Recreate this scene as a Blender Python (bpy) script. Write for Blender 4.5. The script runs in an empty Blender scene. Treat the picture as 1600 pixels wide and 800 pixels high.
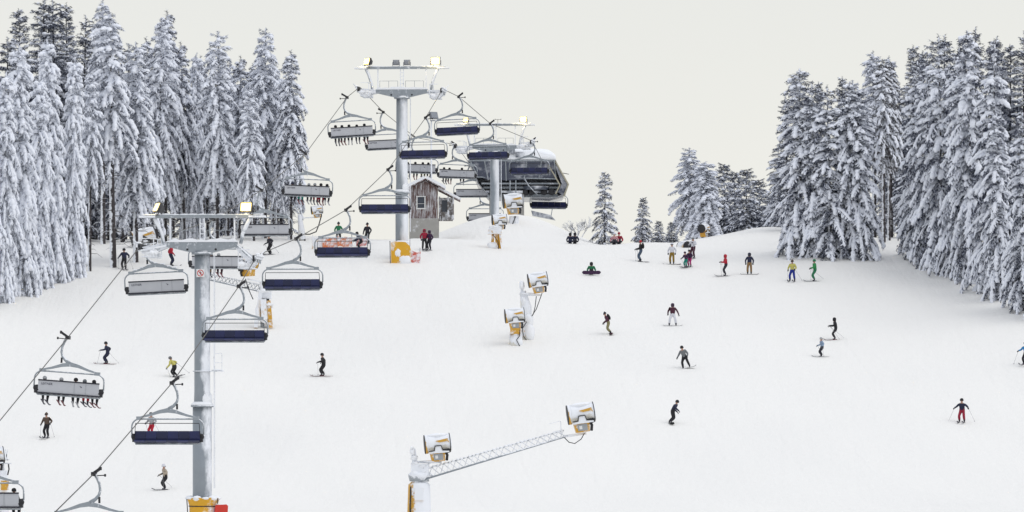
import bpy, bmesh, math, random
import numpy as np
from mathutils import Vector, Matrix, Euler
PI = math.pi
R = math.radians
# ------------------------------------------------------------------ camera
FPX, YH = 8000.0, 640.0          # focal length in photo pixels, horizon row of the photo
scene = bpy.context.scene
cam_d = bpy.data.cameras.new('camera')
cam = bpy.data.objects.new('camera', cam_d)
scene.collection.objects.link(cam)
scene.camera = cam
cam.location = (0, 0, 0)
cam.rotation_euler = (R(90), 0, 0)
cam_d.sensor_fit = 'HORIZONTAL'
cam_d.sensor_width = 36.0
cam_d.lens = 36.0 * FPX / 1600.0
cam_d.shift_y = (YH - 400.0) / 1600.0
cam_d.clip_start = 1.0
cam_d.clip_end = 6000.0
# ------------------------------------------------------------------ world: overcast
SUN_EL, SUN_AZ = R(60), R(105)
world = bpy.data.worlds.new('World')
scene.world = world
world.use_nodes = True
nt = world.node_tree
nt.nodes.clear()
wo = nt.nodes.new('ShaderNodeOutputWorld')
mixs = nt.nodes.new('ShaderNodeMixShader')
sky_n = nt.nodes.new('ShaderNodeTexSky')
sky_n.sky_type = 'NISHITA'
sky_n.sun_disc = False
sky_n.sun_elevation = SUN_EL
sky_n.sun_rotation = SUN_AZ
b1 = nt.nodes.new('ShaderNodeBackground')
b1.inputs['Strength'].default_value = 0.12
b2 = nt.nodes.new('ShaderNodeBackground')
b2.inputs['Strength'].default_value = 1.0
wtc = nt.nodes.new('ShaderNodeTexCoord')
wno = nt.nodes.new('ShaderNodeTexNoise')
wno.inputs['Scale'].default_value = 2.2
wno.inputs['Detail'].default_value = 3.0
wcr = nt.nodes.new('ShaderNodeValToRGB')          # cloud deck: pale and warm low down, cooler overhead
els = wcr.color_ramp.elements
els[0].position = 0.0
els[0].color = (0.835, 0.82, 0.765, 1)
els[1].position = 1.0
els[1].color = (0.79, 0.83, 0.92, 1)
e_ = els.new(0.075); e_.color = (0.765, 0.765, 0.735, 1)
e_ = els.new(0.30); e_.color = (0.77, 0.79, 0.83, 1)
wsep = nt.nodes.new('ShaderNodeSeparateXYZ')
wmx = nt.nodes.new('ShaderNodeMath'); wmx.operation = 'MULTIPLY_ADD'
wmx.inputs[1].default_value = 0.10
wsub = nt.nodes.new('ShaderNodeMath'); wsub.operation = 'SUBTRACT'; wsub.inputs[1].default_value = 0.05; wsub.use_clamp = True
nt.links.new(wtc.outputs['Generated'], wno.inputs['Vector'])
nt.links.new(wtc.outputs['Generated'], wsep.inputs[0])
nt.links.new(wno.outputs['Fac'], wmx.inputs[0])
nt.links.new(wsep.outputs['Z'], wmx.inputs[2])
nt.links.new(wmx.outputs[0], wsub.inputs[0])
nt.links.new(wsub.outputs[0], wcr.inputs['Fac'])
nt.links.new(wcr.outputs['Color'], b2.inputs['Color'])
nt.links.new(sky_n.outputs['Color'], b1.inputs['Color'])
mixs.inputs['Fac'].default_value = 0.94
nt.links.new(b1.outputs[0], mixs.inputs[1])
nt.links.new(b2.outputs[0], mixs.inputs[2])
nt.links.new(mixs.outputs[0], wo.inputs['Surface'])
# ------------------------------------------------------------------ sun behind the cloud
sd = bpy.data.lights.new('sun', 'SUN')
sd.energy = 0.75
sd.angle = R(40)
sd.color = (1.0, 0.97, 0.92)
sun = bpy.data.objects.new('sun', sd)
scene.collection.objects.link(sun)
sdir = Vector((math.sin(SUN_AZ) * math.cos(SUN_EL), math.cos(SUN_AZ) * math.cos(SUN_EL), math.sin(SUN_EL)))
sun.rotation_euler = (-sdir).to_track_quat('-Z', 'Y').to_euler()
scene.view_settings.view_transform = 'Standard'
scene.view_settings.look = 'None'
scene.view_settings.exposure = 0.12
scene.view_settings.gamma = 1.0
scene.view_settings.use_curve_mapping = False

# ================================================================== helpers
col = scene.collection
rng = random.Random(7)


def P(px, py, d):
    return Vector(((px - 800.0) * d / FPX, d, (YH - py) * d / FPX))


def tag(o, label=None, cat=None, group=None, kind=None):
    if label: o['label'] = label
    if cat: o['category'] = cat
    if group: o['group'] = group
    if kind: o['kind'] = kind
    return o


def empty(name, loc=(0, 0, 0), rot=(0, 0, 0), parent=None):
    o = bpy.data.objects.new(name, None)
    o.empty_display_size = 0.3
    o.location = loc
    o.rotation_euler = rot
    col.objects.link(o)
    if parent: o.parent = parent
    return o


def copy_tree(o, parent=None):
    c = o.copy()
    col.objects.link(c)
    c.parent = parent
    for ch in o.children:
        copy_tree(ch, c)
    return c


def mesh_obj(name, me, parent=None):
    o = bpy.data.objects.new(name, me)
    col.objects.link(o)
    if parent: o.parent = parent
    return o


class MB:
    def __init__(self):
        self.v, self.f, self.sm = [], [], []

    def add(self, vs, fs, smooth=False):
        b = len(self.v)
        self.v.extend([tuple(p) for p in vs])
        self.f.extend([tuple(i + b for i in q) for q in fs])
        self.sm.extend([smooth] * len(fs))
        return self

    def box(self, c, s, rot=None):
        c = Vector(c)
        hx, hy, hz = s[0] / 2, s[1] / 2, s[2] / 2
        vs = [Vector((x, y, z)) for x in (-hx, hx) for y in (-hy, hy) for z in (-hz, hz)]
        if rot is not None:
            m = Euler(rot).to_matrix()
            vs = [m @ p for p in vs]
        return self.add([c + p for p in vs], [(0, 1, 3, 2), (4, 6, 7, 5), (0, 4, 5, 1), (2, 3, 7, 6), (0, 2, 6, 4), (1, 5, 7, 3)])

    def bar(self, a, b, w, h=None, up=(0, 0, 1)):
        a, b = Vector(a), Vector(b)
        h = w if h is None else h
        t = (b - a).normalized()
        u = Vector(up)
        if abs(t.dot(u)) > 0.98: u = Vector((0, 1, 0))
        sx = t.cross(u).normalized()
        uz = sx.cross(t)
        vs = []
        for p in (a, b):
            for i, j in ((-1, -1), (1, -1), (1, 1), (-1, 1)):
                vs.append(p + sx * (i * w / 2) + uz * (j * h / 2))
        return self.add(vs, [(0, 1, 2, 3), (7, 6, 5, 4), (0, 4, 5, 1), (1, 5, 6, 2), (2, 6, 7, 3), (3, 7, 4, 0)])

    def tube(self, pts, r, n=8, cap=True, flat=1.0):
        pts = [Vector(p) for p in pts]
        k = len(pts)
        rs = r if isinstance(r, (list, tuple)) else [r] * k
        t0 = (pts[1] - pts[0]).normalized()
        u = Vector((0, 0, 1)) if abs(t0.z) < 0.9 else Vector((0, 1, 0))
        sx = t0.cross(u).normalized()
        vs = []
        for i, p in enumerate(pts):
            if i == 0: t = pts[1] - p
            elif i == k - 1: t = p - pts[i - 1]
            else: t = (pts[i + 1] - p).normalized() + (p - pts[i - 1]).normalized()
            t = t.normalized() if t.length > 1e-9 else t0
            sx = sx - t * sx.dot(t)
            sx.normalize()
            uy = t.cross(sx)
            for j in range(n):
                a = 2 * PI * j / n
                vs.append(p + sx * (math.cos(a) * rs[i]) + uy * (math.sin(a) * rs[i] * flat))
        fs = [(i * n + j, i * n + (j + 1) % n, (i + 1) * n + (j + 1) % n, (i + 1) * n + j) for i in range(k - 1) for j in range(n)]
        self.add(vs, fs, True)
        if cap:
            b = len(self.v) - len(vs)
            self.f.append(tuple(b + j for j in reversed(range(n)))); self.sm.append(False)
            self.f.append(tuple(b + (k - 1) * n + j for j in range(n))); self.sm.append(False)
        return self

    def prism(self, poly, y0, y1, plane='xz'):
        n = len(poly)
        if plane == 'xz':
            vs = [(x, y0, z) for x, z in poly] + [(x, y1, z) for x, z in poly]
        elif plane == 'xy':
            vs = [(x, z, y0) for x, z in poly] + [(x, z, y1) for x, z in poly]
        else:
            vs = [(y0, x, z) for x, z in poly] + [(y1, x, z) for x, z in poly]
        fs = [tuple(range(n)), tuple(reversed(range(n, 2 * n)))]
        fs += [(i, n + i, n + (i + 1) % n, (i + 1) % n) for i in range(n)]
        return self.add(vs, fs)

    def lathe(self, prof, n=16, axis='z', c=(0, 0, 0), smooth=True):
        c = Vector(c)
        vs = []
        for r, z in prof:
            for j in range(n):
                a = 2 * PI * j / n
                p = (r * math.cos(a), r * math.sin(a), z)
                if axis == 'x': p = (p[2], p[0], p[1])
                elif axis == 'y': p = (p[0], p[2], p[1])
                vs.append(c + Vector(p))
        fs = [(i * n + j, i * n + (j + 1) % n, (i + 1) * n + (j + 1) % n, (i + 1) * n + j) for i in range(len(prof) - 1) for j in range(n)]
        self.add(vs, fs, smooth)
        b = len(self.v) - len(vs)
        if prof[0][0] > 1e-6:
            self.f.append(tuple(b + j for j in reversed(range(n)))); self.sm.append(False)
        if prof[-1][0] > 1e-6:
            self.f.append(tuple(b + (len(prof) - 1) * n + j for j in range(n))); self.sm.append(False)
        return self

    def blob(self, c, r, seed=0, nu=10, nv=6, jit=0.15):
        rr = random.Random(seed)
        vs = [Vector(c) + Vector((0, 0, r[2]))]
        for i in range(1, nv):
            th = PI * i / nv
            for j in range(nu):
                ph = 2 * PI * j / nu
                k = 1 + rr.uniform(-jit, jit)
                vs.append(Vector(c) + Vector((r[0] * k * math.sin(th) * math.cos(ph), r[1] * k * math.sin(th) * math.sin(ph), r[2] * k * math.cos(th))))
        vs.append(Vector(c) - Vector((0, 0, r[2])))
        fs = [(0, 1 + j, 1 + (j + 1) % nu) for j in range(nu)]
        for i in range(nv - 2):
            for j in range(nu):
                a = 1 + i * nu
                fs.append((a + j, a + nu + j, a + nu + (j + 1) % nu, a + (j + 1) % nu))
        l = len(vs) - 1
        a = 1 + (nv - 2) * nu
        fs += [(l, a + (j + 1) % nu, a + j) for j in range(nu)]
        return self.add(vs, fs, True)

    def mesh(self, name, mat):
        me = bpy.data.meshes.new(name)
        me.from_pydata(self.v, [], self.f)
        me.materials.append(mat)
        me.polygons.foreach_set('use_smooth', self.sm)
        bm = bmesh.new(); bm.from_mesh(me)
        bmesh.ops.recalc_face_normals(bm, faces=bm.faces)
        bm.to_mesh(me); bm.free()
        me.update()
        return me

    def build(self, name, mat, parent=None):
        return mesh_obj(name, self.mesh(name, mat), parent)


# ------------------------------------------------------------------ materials
def new_mat(name):
    m = bpy.data.materials.new(name)
    m.use_nodes = True
    n = m.node_tree
    b = n.nodes['Principled BSDF']
    return m, n, b


def plain(name, c, rough=0.55, metal=0.0, var=0.12, scale=6.0, bump=0.0):
    m, n, b = new_mat(name)
    tc = n.nodes.new('ShaderNodeTexCoord')
    no = n.nodes.new('ShaderNodeTexNoise')
    no.inputs['Scale'].default_value = scale
    no.inputs['Detail'].default_value = 4
    mx = n.nodes.new('ShaderNodeMix'); mx.data_type = 'RGBA'
    mx.inputs[6].default_value = (*[x * (1 - var) for x in c], 1)
    mx.inputs[7].default_value = (*[min(1, x * (1 + var)) for x in c], 1)
    n.links.new(tc.outputs['Object'], no.inputs['Vector'])
    n.links.new(no.outputs['Fac'], mx.inputs[0])
    n.links.new(mx.outputs[2], b.inputs['Base Color'])
    b.inputs['Roughness'].default_value = rough
    b.inputs['Metallic'].default_value = metal
    if bump:
        bp = n.nodes.new('ShaderNodeBump')
        bp.inputs['Strength'].default_value = bump
        bp.inputs['Distance'].default_value = 0.02
        n.links.new(no.outputs['Fac'], bp.inputs['Height'])
        n.links.new(bp.outputs[0], b.inputs['Normal'])
    return m


def frosted(name, c, rough=0.5, metal=0.0, amount=0.5, wind=(0.45, -0.35, 0.85), scale=3.0, contrast=3.5, snow=(0.84, 0.86, 0.9), stretch=None):
    """a coloured surface with wind-packed snow and rime sticking to its upward and windward sides"""
    m, n, b = new_mat(name)
    tc = n.nodes.new('ShaderNodeTexCoord')
    no = n.nodes.new('ShaderNodeTexNoise')
    no.inputs['Scale'].default_value = scale
    no.inputs['Detail'].default_value = 6
    no.inputs['Roughness'].default_value = 0.65
    if stretch:
        sm_ = n.nodes.new('ShaderNodeMapping'); sm_.inputs['Scale'].default_value = stretch
        n.links.new(tc.outputs['Object'], sm_.inputs['Vector']); n.links.new(sm_.outputs[0], no.inputs['Vector'])
    else:
        n.links.new(tc.outputs['Object'], no.inputs['Vector'])
    ge = n.nodes.new('ShaderNodeNewGeometry')
    dt = n.nodes.new('ShaderNodeVectorMath'); dt.operation = 'DOT_PRODUCT'
    w = Vector(wind).normalized()
    dt.inputs[1].default_value = w
    n.links.new(ge.outputs['Normal'], dt.inputs[0])
    a = n.nodes.new('ShaderNodeMath'); a.operation = 'MULTIPLY_ADD'      # dot*0.45 + (amount-0.75)
    a.inputs[1].default_value = 0.42
    a.inputs[2].default_value = amount - 1.2
    n.links.new(dt.outputs['Value'], a.inputs[0])
    s = n.nodes.new('ShaderNodeMath'); s.operation = 'ADD'
    n.links.new(a.outputs[0], s.inputs[0]); n.links.new(no.outputs['Fac'], s.inputs[1])
    k = n.nodes.new('ShaderNodeMath'); k.operation = 'MULTIPLY_ADD'; k.use_clamp = True
    k.inputs[1].default_value = contrast * 2
    k.inputs[2].default_value = 0.5
    n.links.new(s.outputs[0], k.inputs[0])
    n2 = n.nodes.new('ShaderNodeTexNoise'); n2.inputs['Scale'].default_value = scale * 1.7; n2.inputs['Detail'].default_value = 4
    n.links.new(tc.outputs['Object'], n2.inputs['Vector'])
    bc = n.nodes.new('ShaderNodeMix'); bc.data_type = 'RGBA'
    bc.inputs[6].default_value = (*[x * 0.82 for x in c], 1); bc.inputs[7].default_value = (*[min(1, x * 1.15) for x in c], 1)
    n.links.new(n2.outputs['Fac'], bc.inputs[0])
    mx = n.nodes.new('ShaderNodeMix'); mx.data_type = 'RGBA'
    mx.inputs[7].default_value = (*snow, 1)
    n.links.new(k.outputs[0], mx.inputs[0]); n.links.new(bc.outputs[2], mx.inputs[6])
    n.links.new(mx.outputs[2], b.inputs['Base Color'])
    rg = n.nodes.new('ShaderNodeMath'); rg.operation = 'MULTIPLY_ADD'
    rg.inputs[1].default_value = 0.85 - rough; rg.inputs[2].default_value = rough
    n.links.new(k.outputs[0], rg.inputs[0]); n.links.new(rg.outputs[0], b.inputs['Roughness'])
    if metal:
        mm = n.nodes.new('ShaderNodeMath'); mm.operation = 'MULTIPLY_ADD'
        mm.inputs[1].default_value = -metal; mm.inputs[2].default_value = metal
        n.links.new(k.outputs[0], mm.inputs[0]); n.links.new(mm.outputs[0], b.inputs['Metallic'])
    bp = n.nodes.new('ShaderNodeBump'); bp.inputs['Strength'].default_value = 0.5; bp.inputs['Distance'].default_value = 0.04
    n.links.new(k.outputs[0], bp.inputs['Height']); n.links.new(bp.outputs[0], b.inputs['Normal'])
    return m


def emit(name, c, s):
    m, n, b = new_mat(name)
    b.inputs['Base Color'].default_value = (*c, 1)
    b.inputs['Emission Color'].default_value = (*c, 1)
    b.inputs['Emission Strength'].default_value = s
    return m


SNOW = plain('snow_loose', (0.87, 0.885, 0.915), 0.75, 0, 0.03, 2.0, 0.4)
GALV = frosted('galvanised_steel', (0.30, 0.33, 0.36), 0.42, 0.35, 0.44)
GALV_RIME = frosted('galvanised_steel_rimed', (0.36, 0.39, 0.42), 0.5, 0.2, 0.72)
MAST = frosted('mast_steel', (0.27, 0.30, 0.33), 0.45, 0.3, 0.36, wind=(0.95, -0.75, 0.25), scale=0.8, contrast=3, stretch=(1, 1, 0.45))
MAST2 = frosted('mast_steel_rime_and_side_shade', (0.27, 0.30, 0.33), 0.45, 0.3, 0.55, wind=(0.95, -0.45, 0.1), scale=0.7, contrast=1.6, stretch=(1, 1, 0.35))  # rime plus painted shading: soft blend from shadowed left to bright right side
DARK = plain('dark_rubber', (0.018, 0.018, 0.022), 0.6)
ROPE = plain('steel_rope', (0.10, 0.095, 0.085), 0.5, 0.4)
PANEL = plain('grey_panel', (0.47, 0.48, 0.51), 0.4, 0, 0.05, 1.5)
PANEL_EDGE = plain('panel_edge', (0.012, 0.013, 0.025), 0.5)
BLUE = plain('blue_cushion', (0.007, 0.012, 0.075), 0.45, 0, 0.25, 3.0)
BLUE_D = plain('navy_cushion', (0.005, 0.009, 0.050), 0.5, 0, 0.35, 3.0)
INK = plain('lettering_ink', (0.02, 0.02, 0.05), 0.5)
YELLOW = frosted('yellow_paint', (0.62, 0.33, 0.03), 0.45, 0, 0.46, scale=2.2)
YELLOW_S = frosted('yellow_paint_snowed', (0.62, 0.34, 0.04), 0.45, 0, 0.66, scale=2.2)
YELLOW_C = frosted('yellow_paint_clean', (0.58, 0.32, 0.04), 0.5, 0, 0.36, scale=2.2)
PAD_Y = frosted('yellow_crash_pad', (0.72, 0.38, 0.015), 0.55, 0, 0.42, scale=1.1, wind=(0.9, -0.5, 0.5))
PAD_R = frosted('red_crash_pad', (0.62, 0.035, 0.02), 0.5, 0, 0.30, scale=1.2)
PAD_R2 = frosted('red_net', (0.62, 0.10, 0.06), 0.6, 0, 0.56, scale=2.0)
PAD_O = frosted('orange_net', (0.70, 0.20, 0.07), 0.6, 0, 0.55, scale=2.0)
GUN_W = frosted('gun_white', (0.70, 0.68, 0.62), 0.5, 0, 0.7, scale=2.0)
GREYBOX = plain('grey_control_box', (0.32, 0.34, 0.36), 0.5)
CONCRETE = frosted('concrete', (0.36, 0.35, 0.33), 0.85, 0, 0.42, scale=1.2)
WOOD = frosted('barn_red_boards', (0.115, 0.055, 0.045), 0.8, 0, 0.45, wind=(-0.95, -0.45, 0.1), scale=4.0, contrast=2, stretch=(1.6, 1, 0.22))
WOOD_G = frosted('grey_boards', (0.20, 0.18, 0.17), 0.85, 0, 0.42, wind=(0.6, -0.5, 0.1), scale=2.0)
WHITE = plain('white_paint', (0.74, 0.74, 0.73), 0.5, 0, 0.05)
GLASS_D = plain('dark_pane', (0.05, 0.06, 0.08), 0.12, 0, 0.2)
HULL = frosted('station_hull', (0.085, 0.098, 0.13), 0.2, 0.0, 0.38, scale=0.8, wind=(0.1, -0.6, 0.6), contrast=2.0)
HULL_P = frosted('station_glazing', (0.05, 0.06, 0.095), 0.12, 0.0, 0.28, scale=0.9, wind=(0.2, -0.7, 0.5), contrast=1.2)
RIM = plain('station_rim', (0.40, 0.37, 0.28), 0.5)
LAMP_ON = emit('lamp_lit', (1.0, 0.74, 0.24), 1.7)
LAMP_DIM = emit('lamp_lit_dim', (1.0, 0.80, 0.32), 1.2)
LAMP_OFF = plain('lamp_glass_off', (0.25, 0.27, 0.3), 0.2)
LAMP_BODY = plain('lamp_housing', (0.05, 0.05, 0.055), 0.5)
LAMP_BODY_G = plain('lamp_housing_grey', (0.24, 0.25, 0.27), 0.5)
RED = plain('sign_red', (0.55, 0.02, 0.02), 0.5)

# snow ground ---------------------------------------------------------------
def ground_mat():
    m, n, b = new_mat('piste_snow')
    tc = n.nodes.new('ShaderNodeTexCoord')
    mp = n.nodes.new('ShaderNodeMapping')
    mp.inputs['Scale'].default_value = (1.0, 0.14, 0.3)
    mp.inputs['Rotation'].default_value = (0, 0, R(-14))
    n.links.new(tc.outputs['Object'], mp.inputs['Vector'])
    n1 = n.nodes.new('ShaderNodeTexNoise'); n1.inputs['Scale'].default_value = 0.9; n1.inputs['Detail'].default_value = 7; n1.inputs['Roughness'].default_value = 0.62
    n.links.new(mp.outputs[0], n1.inputs['Vector'])
    n2 = n.nodes.new('ShaderNodeTexNoise'); n2.inputs['Scale'].default_value = 1.6; n2.inputs['Detail'].default_value = 6
    n.links.new(tc.outputs['Object'], n2.inputs['Vector'])
    n3 = n.nodes.new('ShaderNodeTexNoise'); n3.inputs['Scale'].default_value = 0.05; n3.inputs['Detail'].default_value = 3
    n.links.new(tc.outputs['Object'], n3.inputs['Vector'])
    mx = n.nodes.new('ShaderNodeMix'); mx.data_type = 'RGBA'
    mx.inputs[6].default_value = (0.825, 0.815, 0.785, 1); mx.inputs[7].default_value = (0.88, 0.865, 0.825, 1)
    n.links.new(n3.outputs['Fac'], mx.inputs[0]); n.links.new(mx.outputs[2], b.inputs['Base Color'])
    b.inputs['Roughness'].default_value = 0.7
    b.inputs['Specular IOR Level'].default_value = 0.25
    # carved ski tracks: thin wandering furrows in two directions
    trk = None
    for rot, sc_, ds in ((R(-20), 0.075, 3.5), (R(15), 0.06, 4.5)):
        m2 = n.nodes.new('ShaderNodeMapping'); m2.inputs['Rotation'].default_value = (0, 0, rot); m2.inputs['Scale'].default_value = (1, 0.22, 0.2)
        n.links.new(tc.outputs['Object'], m2.inputs['Vector'])
        wv = n.nodes.new('ShaderNodeTexWave'); wv.wave_type = 'BANDS'; wv.bands_direction = 'X'
        wv.inputs['Scale'].default_value = sc_; wv.inputs['Distortion'].default_value = ds; wv.inputs['Detail'].default_value = 3; wv.inputs['Detail Scale'].default_value = 0.6
        n.links.new(m2.outputs[0], wv.inputs['Vector'])
        pw = n.nodes.new('ShaderNodeMath'); pw.operation = 'POWER'; pw.inputs[1].default_value = 60.0
        n.links.new(wv.outputs['Fac'], pw.inputs[0])
        if trk is None: trk = pw
        else:
            mm = n.nodes.new('ShaderNodeMath'); mm.operation = 'ADD'
            n.links.new(trk.outputs[0], mm.inputs[0]); n.links.new(pw.outputs[0], mm.inputs[1]); trk = mm
    ad0 = n.nodes.new('ShaderNodeMath'); ad0.operation = 'MULTIPLY_ADD'; ad0.inputs[1].default_value = -0.12
    n.links.new(trk.outputs[0], ad0.inputs[0]); n.links.new(n1.outputs['Fac'], ad0.inputs[2])
    ad = n.nodes.new('ShaderNodeMath'); ad.operation = 'MULTIPLY_ADD'; ad.inputs[1].default_value = 0.6
    n.links.new(n2.outputs['Fac'], ad.inputs[0]); n.links.new(ad0.outputs[0], ad.inputs[2])
    bp = n.nodes.new('ShaderNodeBump'); bp.inputs['Strength'].default_value = 0.42; bp.inputs['Distance'].default_value = 0.24
    n.links.new(ad.outputs[0], bp.inputs['Height']); n.links.new(bp.outputs[0], b.inputs['Normal'])
    return m


# ================================================================== terrain
_kd = np.array([-300, 0, 150, 230, 300, 318, 332, 345, 426, 434, 446, 480, 540, 620, 800, 1200, 2500], float)
_kh = np.array([-9.5, -8.2, -7.6, -7.2, -6.9, -6.6, -5.9, -3.9, 13.45, 14.2, 14.5, 14.6, 14.2, 11, -6, -50, -160], float)
_td = np.arange(-300, 2500, 1.0)
_th = np.interp(_td, _kd, _kh)
_ker = np.exp(-0.5 * (np.arange(-9, 10) / 3.5) ** 2); _ker /= _ker.sum()
_th = np.convolve(np.pad(_th, 9, mode='edge'), _ker, 'valid')


def _g(x, d, cx, cd, sx, sd, h):
    return h * np.exp(-0.5 * ((x - cx) / sx) ** 2 - 0.5 * ((d - cd) / sd) ** 2)


def gh(x, d):
    x = np.asarray(x, float); d = np.asarray(d, float)
    h = np.interp(d, _td, _th)
    # long soft rolls
    fade = np.clip((d - 150) / 150, 0, 1)
    h = h + fade * (0.16 * np.sin(x * 0.16 + d * 0.05) + 0.11 * np.sin(x * 0.33 - d * 0.11 + 1.3) + 0.07 * np.sin(x * 0.7 + d * 0.23))
    # wind-packed mound in front of the top station
    qx = np.abs((x + 0.9) / np.where(x < -0.9, 6.0, 7.2)); qd = np.abs((d - 470) / 17.0)
    h = h + 3.35 * np.exp(-(qx ** 2.2)) * np.exp(-(qd ** 2.6))
    # rise under the left wood and bank by the right wood
    h = h + _g(x, d, -26, 468, 11, 16, 1.25)
    h = h + _g(x, d, 22.5, 452, 3.6, 9, 1.15)
    h = h + _g(x, d, 33, 470, 9, 16, 1.0)
    h = h + 0.9 * np.clip((np.abs(x) - 36) / 14, 0, 2) * np.clip((d - 330) / 60, 0, 1)
    return h


def ground_hit(px, row, d0=300.0, d1=600.0):
    d = np.arange(d0, d1, 0.25)
    z = (YH - row) * d / FPX
    hit = np.nonzero(gh((px - 800) * d / FPX, d) >= z)[0]
    dd = d[hit[0]] if len(hit) else 430.0
    x = (px - 800) * dd / FPX
    return Vector((x, dd, float(gh(x, dd))))


def gpt(px, d):
    x = (px - 800) * d / FPX
    return Vector((x, d, float(gh(x, d))))


xs = np.concatenate([np.linspace(-900, -90, 28), np.arange(-84, 84.1, 0.9), np.linspace(90, 900, 28)])
ds = np.concatenate([np.linspace(-260, 220, 36), np.arange(226, 330, 2.0), np.arange(330, 500, 0.8), np.arange(502, 640, 4), np.linspace(650, 2400, 60)])
X, D = np.meshgrid(xs, ds)
Z = gh(X, D)
nr = np.random.RandomState(3)
core = (D > 326) & (D < 500) & (np.abs(X) < 84)
Z = Z + core * nr.normal(0, 0.012, Z.shape)
nx, nd = len(xs), len(ds)
V = np.stack([X, D, Z], -1).reshape(-1, 3)
idx = np.arange(nx * nd).reshape(nd, nx)
Fq = np.stack([idx[:-1, :-1], idx[:-1, 1:], idx[1:, 1:], idx[1:, :-1]], -1).reshape(-1, 4)
me = bpy.data.meshes.new('snow_slope')
me.from_pydata(V.tolist(), [], Fq.tolist())
me.polygons.foreach_set('use_smooth', [True] * len(me.polygons))
me.materials.append(ground_mat())
tag(mesh_obj('snow_slope', me), 'white groomed ski slope rising to the ridge', None, None, 'structure')

# ================================================================== spruces
def needle_mat(name, dark, frost, fr):
    m, n, b = new_mat(name)
    ge = n.nodes.new('ShaderNodeNewGeometry')
    cr = n.nodes.new('ShaderNodeValToRGB')
    e = cr.color_ramp.elements
    e[0].position = 0.0; e[0].color = (*[x * 0.6 for x in dark], 1)
    e[1].position = 1.0; e[1].color = (*frost, 1)
    k = e.new(max(0.02, 1 - fr - 0.08)); k.color = (*dark, 1)
    k = e.new(min(0.98, 1 - fr + 0.06)); k.color = (*[0.55 * x + 0.2 * y for x, y in zip(frost, dark)], 1)
    n.links.new(ge.outputs['Random Per Island'], cr.inputs['Fac'])
    n.links.new(cr.outputs['Color'], b.inputs['Base Color'])
    b.inputs['Roughness'].default_value = 0.8
    b.inputs['Specular IOR Level'].default_value = 0.2
    return m


SNOW_T = plain('snow_on_boughs', (0.845, 0.87, 0.935), 0.8, 0, 0.04, 2.0, 0.5)
NEEDLE = needle_mat('spruce_needles', (0.024, 0.030, 0.060), (0.80, 0.835, 0.92), 0.64)
NEEDLE_W = needle_mat('spruce_needles_rimed', (0.030, 0.036, 0.066), (0.83, 0.86, 0.93), 0.80)
NEEDLE_M = needle_mat('spruce_needles_half_frosted', (0.018, 0.024, 0.052), (0.74, 0.78, 0.89), 0.30)
NEEDLE_D = needle_mat('spruce_needles_dark', (0.017, 0.023, 0.048), (0.70, 0.75, 0.87), 0.24)
BARK = frosted('spruce_bark', (0.055, 0.048, 0.050), 0.9, 0, 0.46, wind=(-0.85, -0.5, 0.0), scale=2.0, contrast=5)
BARK_D = frosted('spruce_bark_bare', (0.045, 0.040, 0.042), 0.9, 0, 0.25, wind=(0.85, -0.35, 0.0), scale=2.0)


def twig_templates(seed):
    rr = np.random.RandomState(seed)
    snow, need = [], []
    for k in range(6):
        n = 5
        prof = [(0.0, 0.45), (0.33, 0.95), (0.68, 1.0), (0.93, 0.62)]
        vs = [(-0.06, 0, 0.05)]
        for x, r in prof:
            for j in range(n):
                a = 2 * PI * j / n + rr.uniform(-0.2, 0.2)
                q = r * rr.uniform(0.75, 1.25)
                vs.append((x + rr.uniform(-0.06, 0.06), q * math.cos(a), 0.12 + q * math.sin(a) * (0.95 if math.sin(a) > 0 else 0.55)))
        vs.append((1.06, 0, -0.1))
        fs = []
        for j in range(n):
            fs.append((0, 1 + (j + 1) % n, 1 + j))
            for i in range(3):
                a, b_ = 1 + i * n + j, 1 + i * n + (j + 1) % n
                fs.append((a, b_, b_ + n)); fs.append((a, b_ + n, a + n))
            fs.append((1 + 3 * n + j, 1 + 3 * n + (j + 1) % n, len(vs) - 1))
        snow.append((np.array(vs), np.array(fs)))
        vs, fs = [], []
        for i in range(15):
            x = rr.uniform(0.0, 1.05)
            s = -1 if i % 2 else 1
            w = rr.uniform(0.03, 0.075)
            ln = rr.uniform(0.6, 2.0)
            tip = (x + rr.uniform(0.05, 0.35), s * ln * rr.uniform(0.4, 1.0), -ln * rr.uniform(0.2, 1.15))
            if i % 5 == 0: tip = (x + rr.uniform(0.1, 0.3), s * ln * 0.8, rr.uniform(0.1, 0.7))
            b_ = len(vs)
            vs += [(x - w, s * 0.1, 0), (x + w, s * 0.1, 0.05), tip]
            fs.append((b_, b_ + 1, b_ + 2))
        need.append((np.array(vs), np.array(fs)))
    return snow, need


TS, TN = twig_templates(11)


def instance_templates(tpl, O, Xd, L, W, var):
    """place template k=var[i] at O with axis Xd, length L and girth W; returns verts, faces"""
    Zw = np.array([0, 0, 1.0])
    Yd = np.cross(Zw, Xd)
    nn = np.linalg.norm(Yd, axis=1, keepdims=True)
    Yd = np.where(nn > 0.05, Yd / np.maximum(nn, 1e-6), np.array([0, 1.0, 0]))
    Zd = np.cross(Xd, Yd)
    VV, FF, off = [], [], 0
    for k, (tv, tf) in enumerate(tpl):
        s = np.nonzero(var == k)[0]
        if not len(s): continue
        v = (O[s, None, :] + (tv[None, :, 0, None] * L[s, None, None]) * Xd[s, None, :]
             + (tv[None, :, 1, None] * W[s, None, None]) * Yd[s, None, :]
             + (tv[None, :, 2, None] * W[s, None, None]) * Zd[s, None, :])
        f = tf[None] + (np.arange(len(s)) * len(tv))[:, None, None] + off
        VV.append(v.reshape(-1, 3)); FF.append(f.reshape(-1, 3))
        off += len(s) * len(tv)
    return np.concatenate(VV), np.concatenate(FF)


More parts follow.
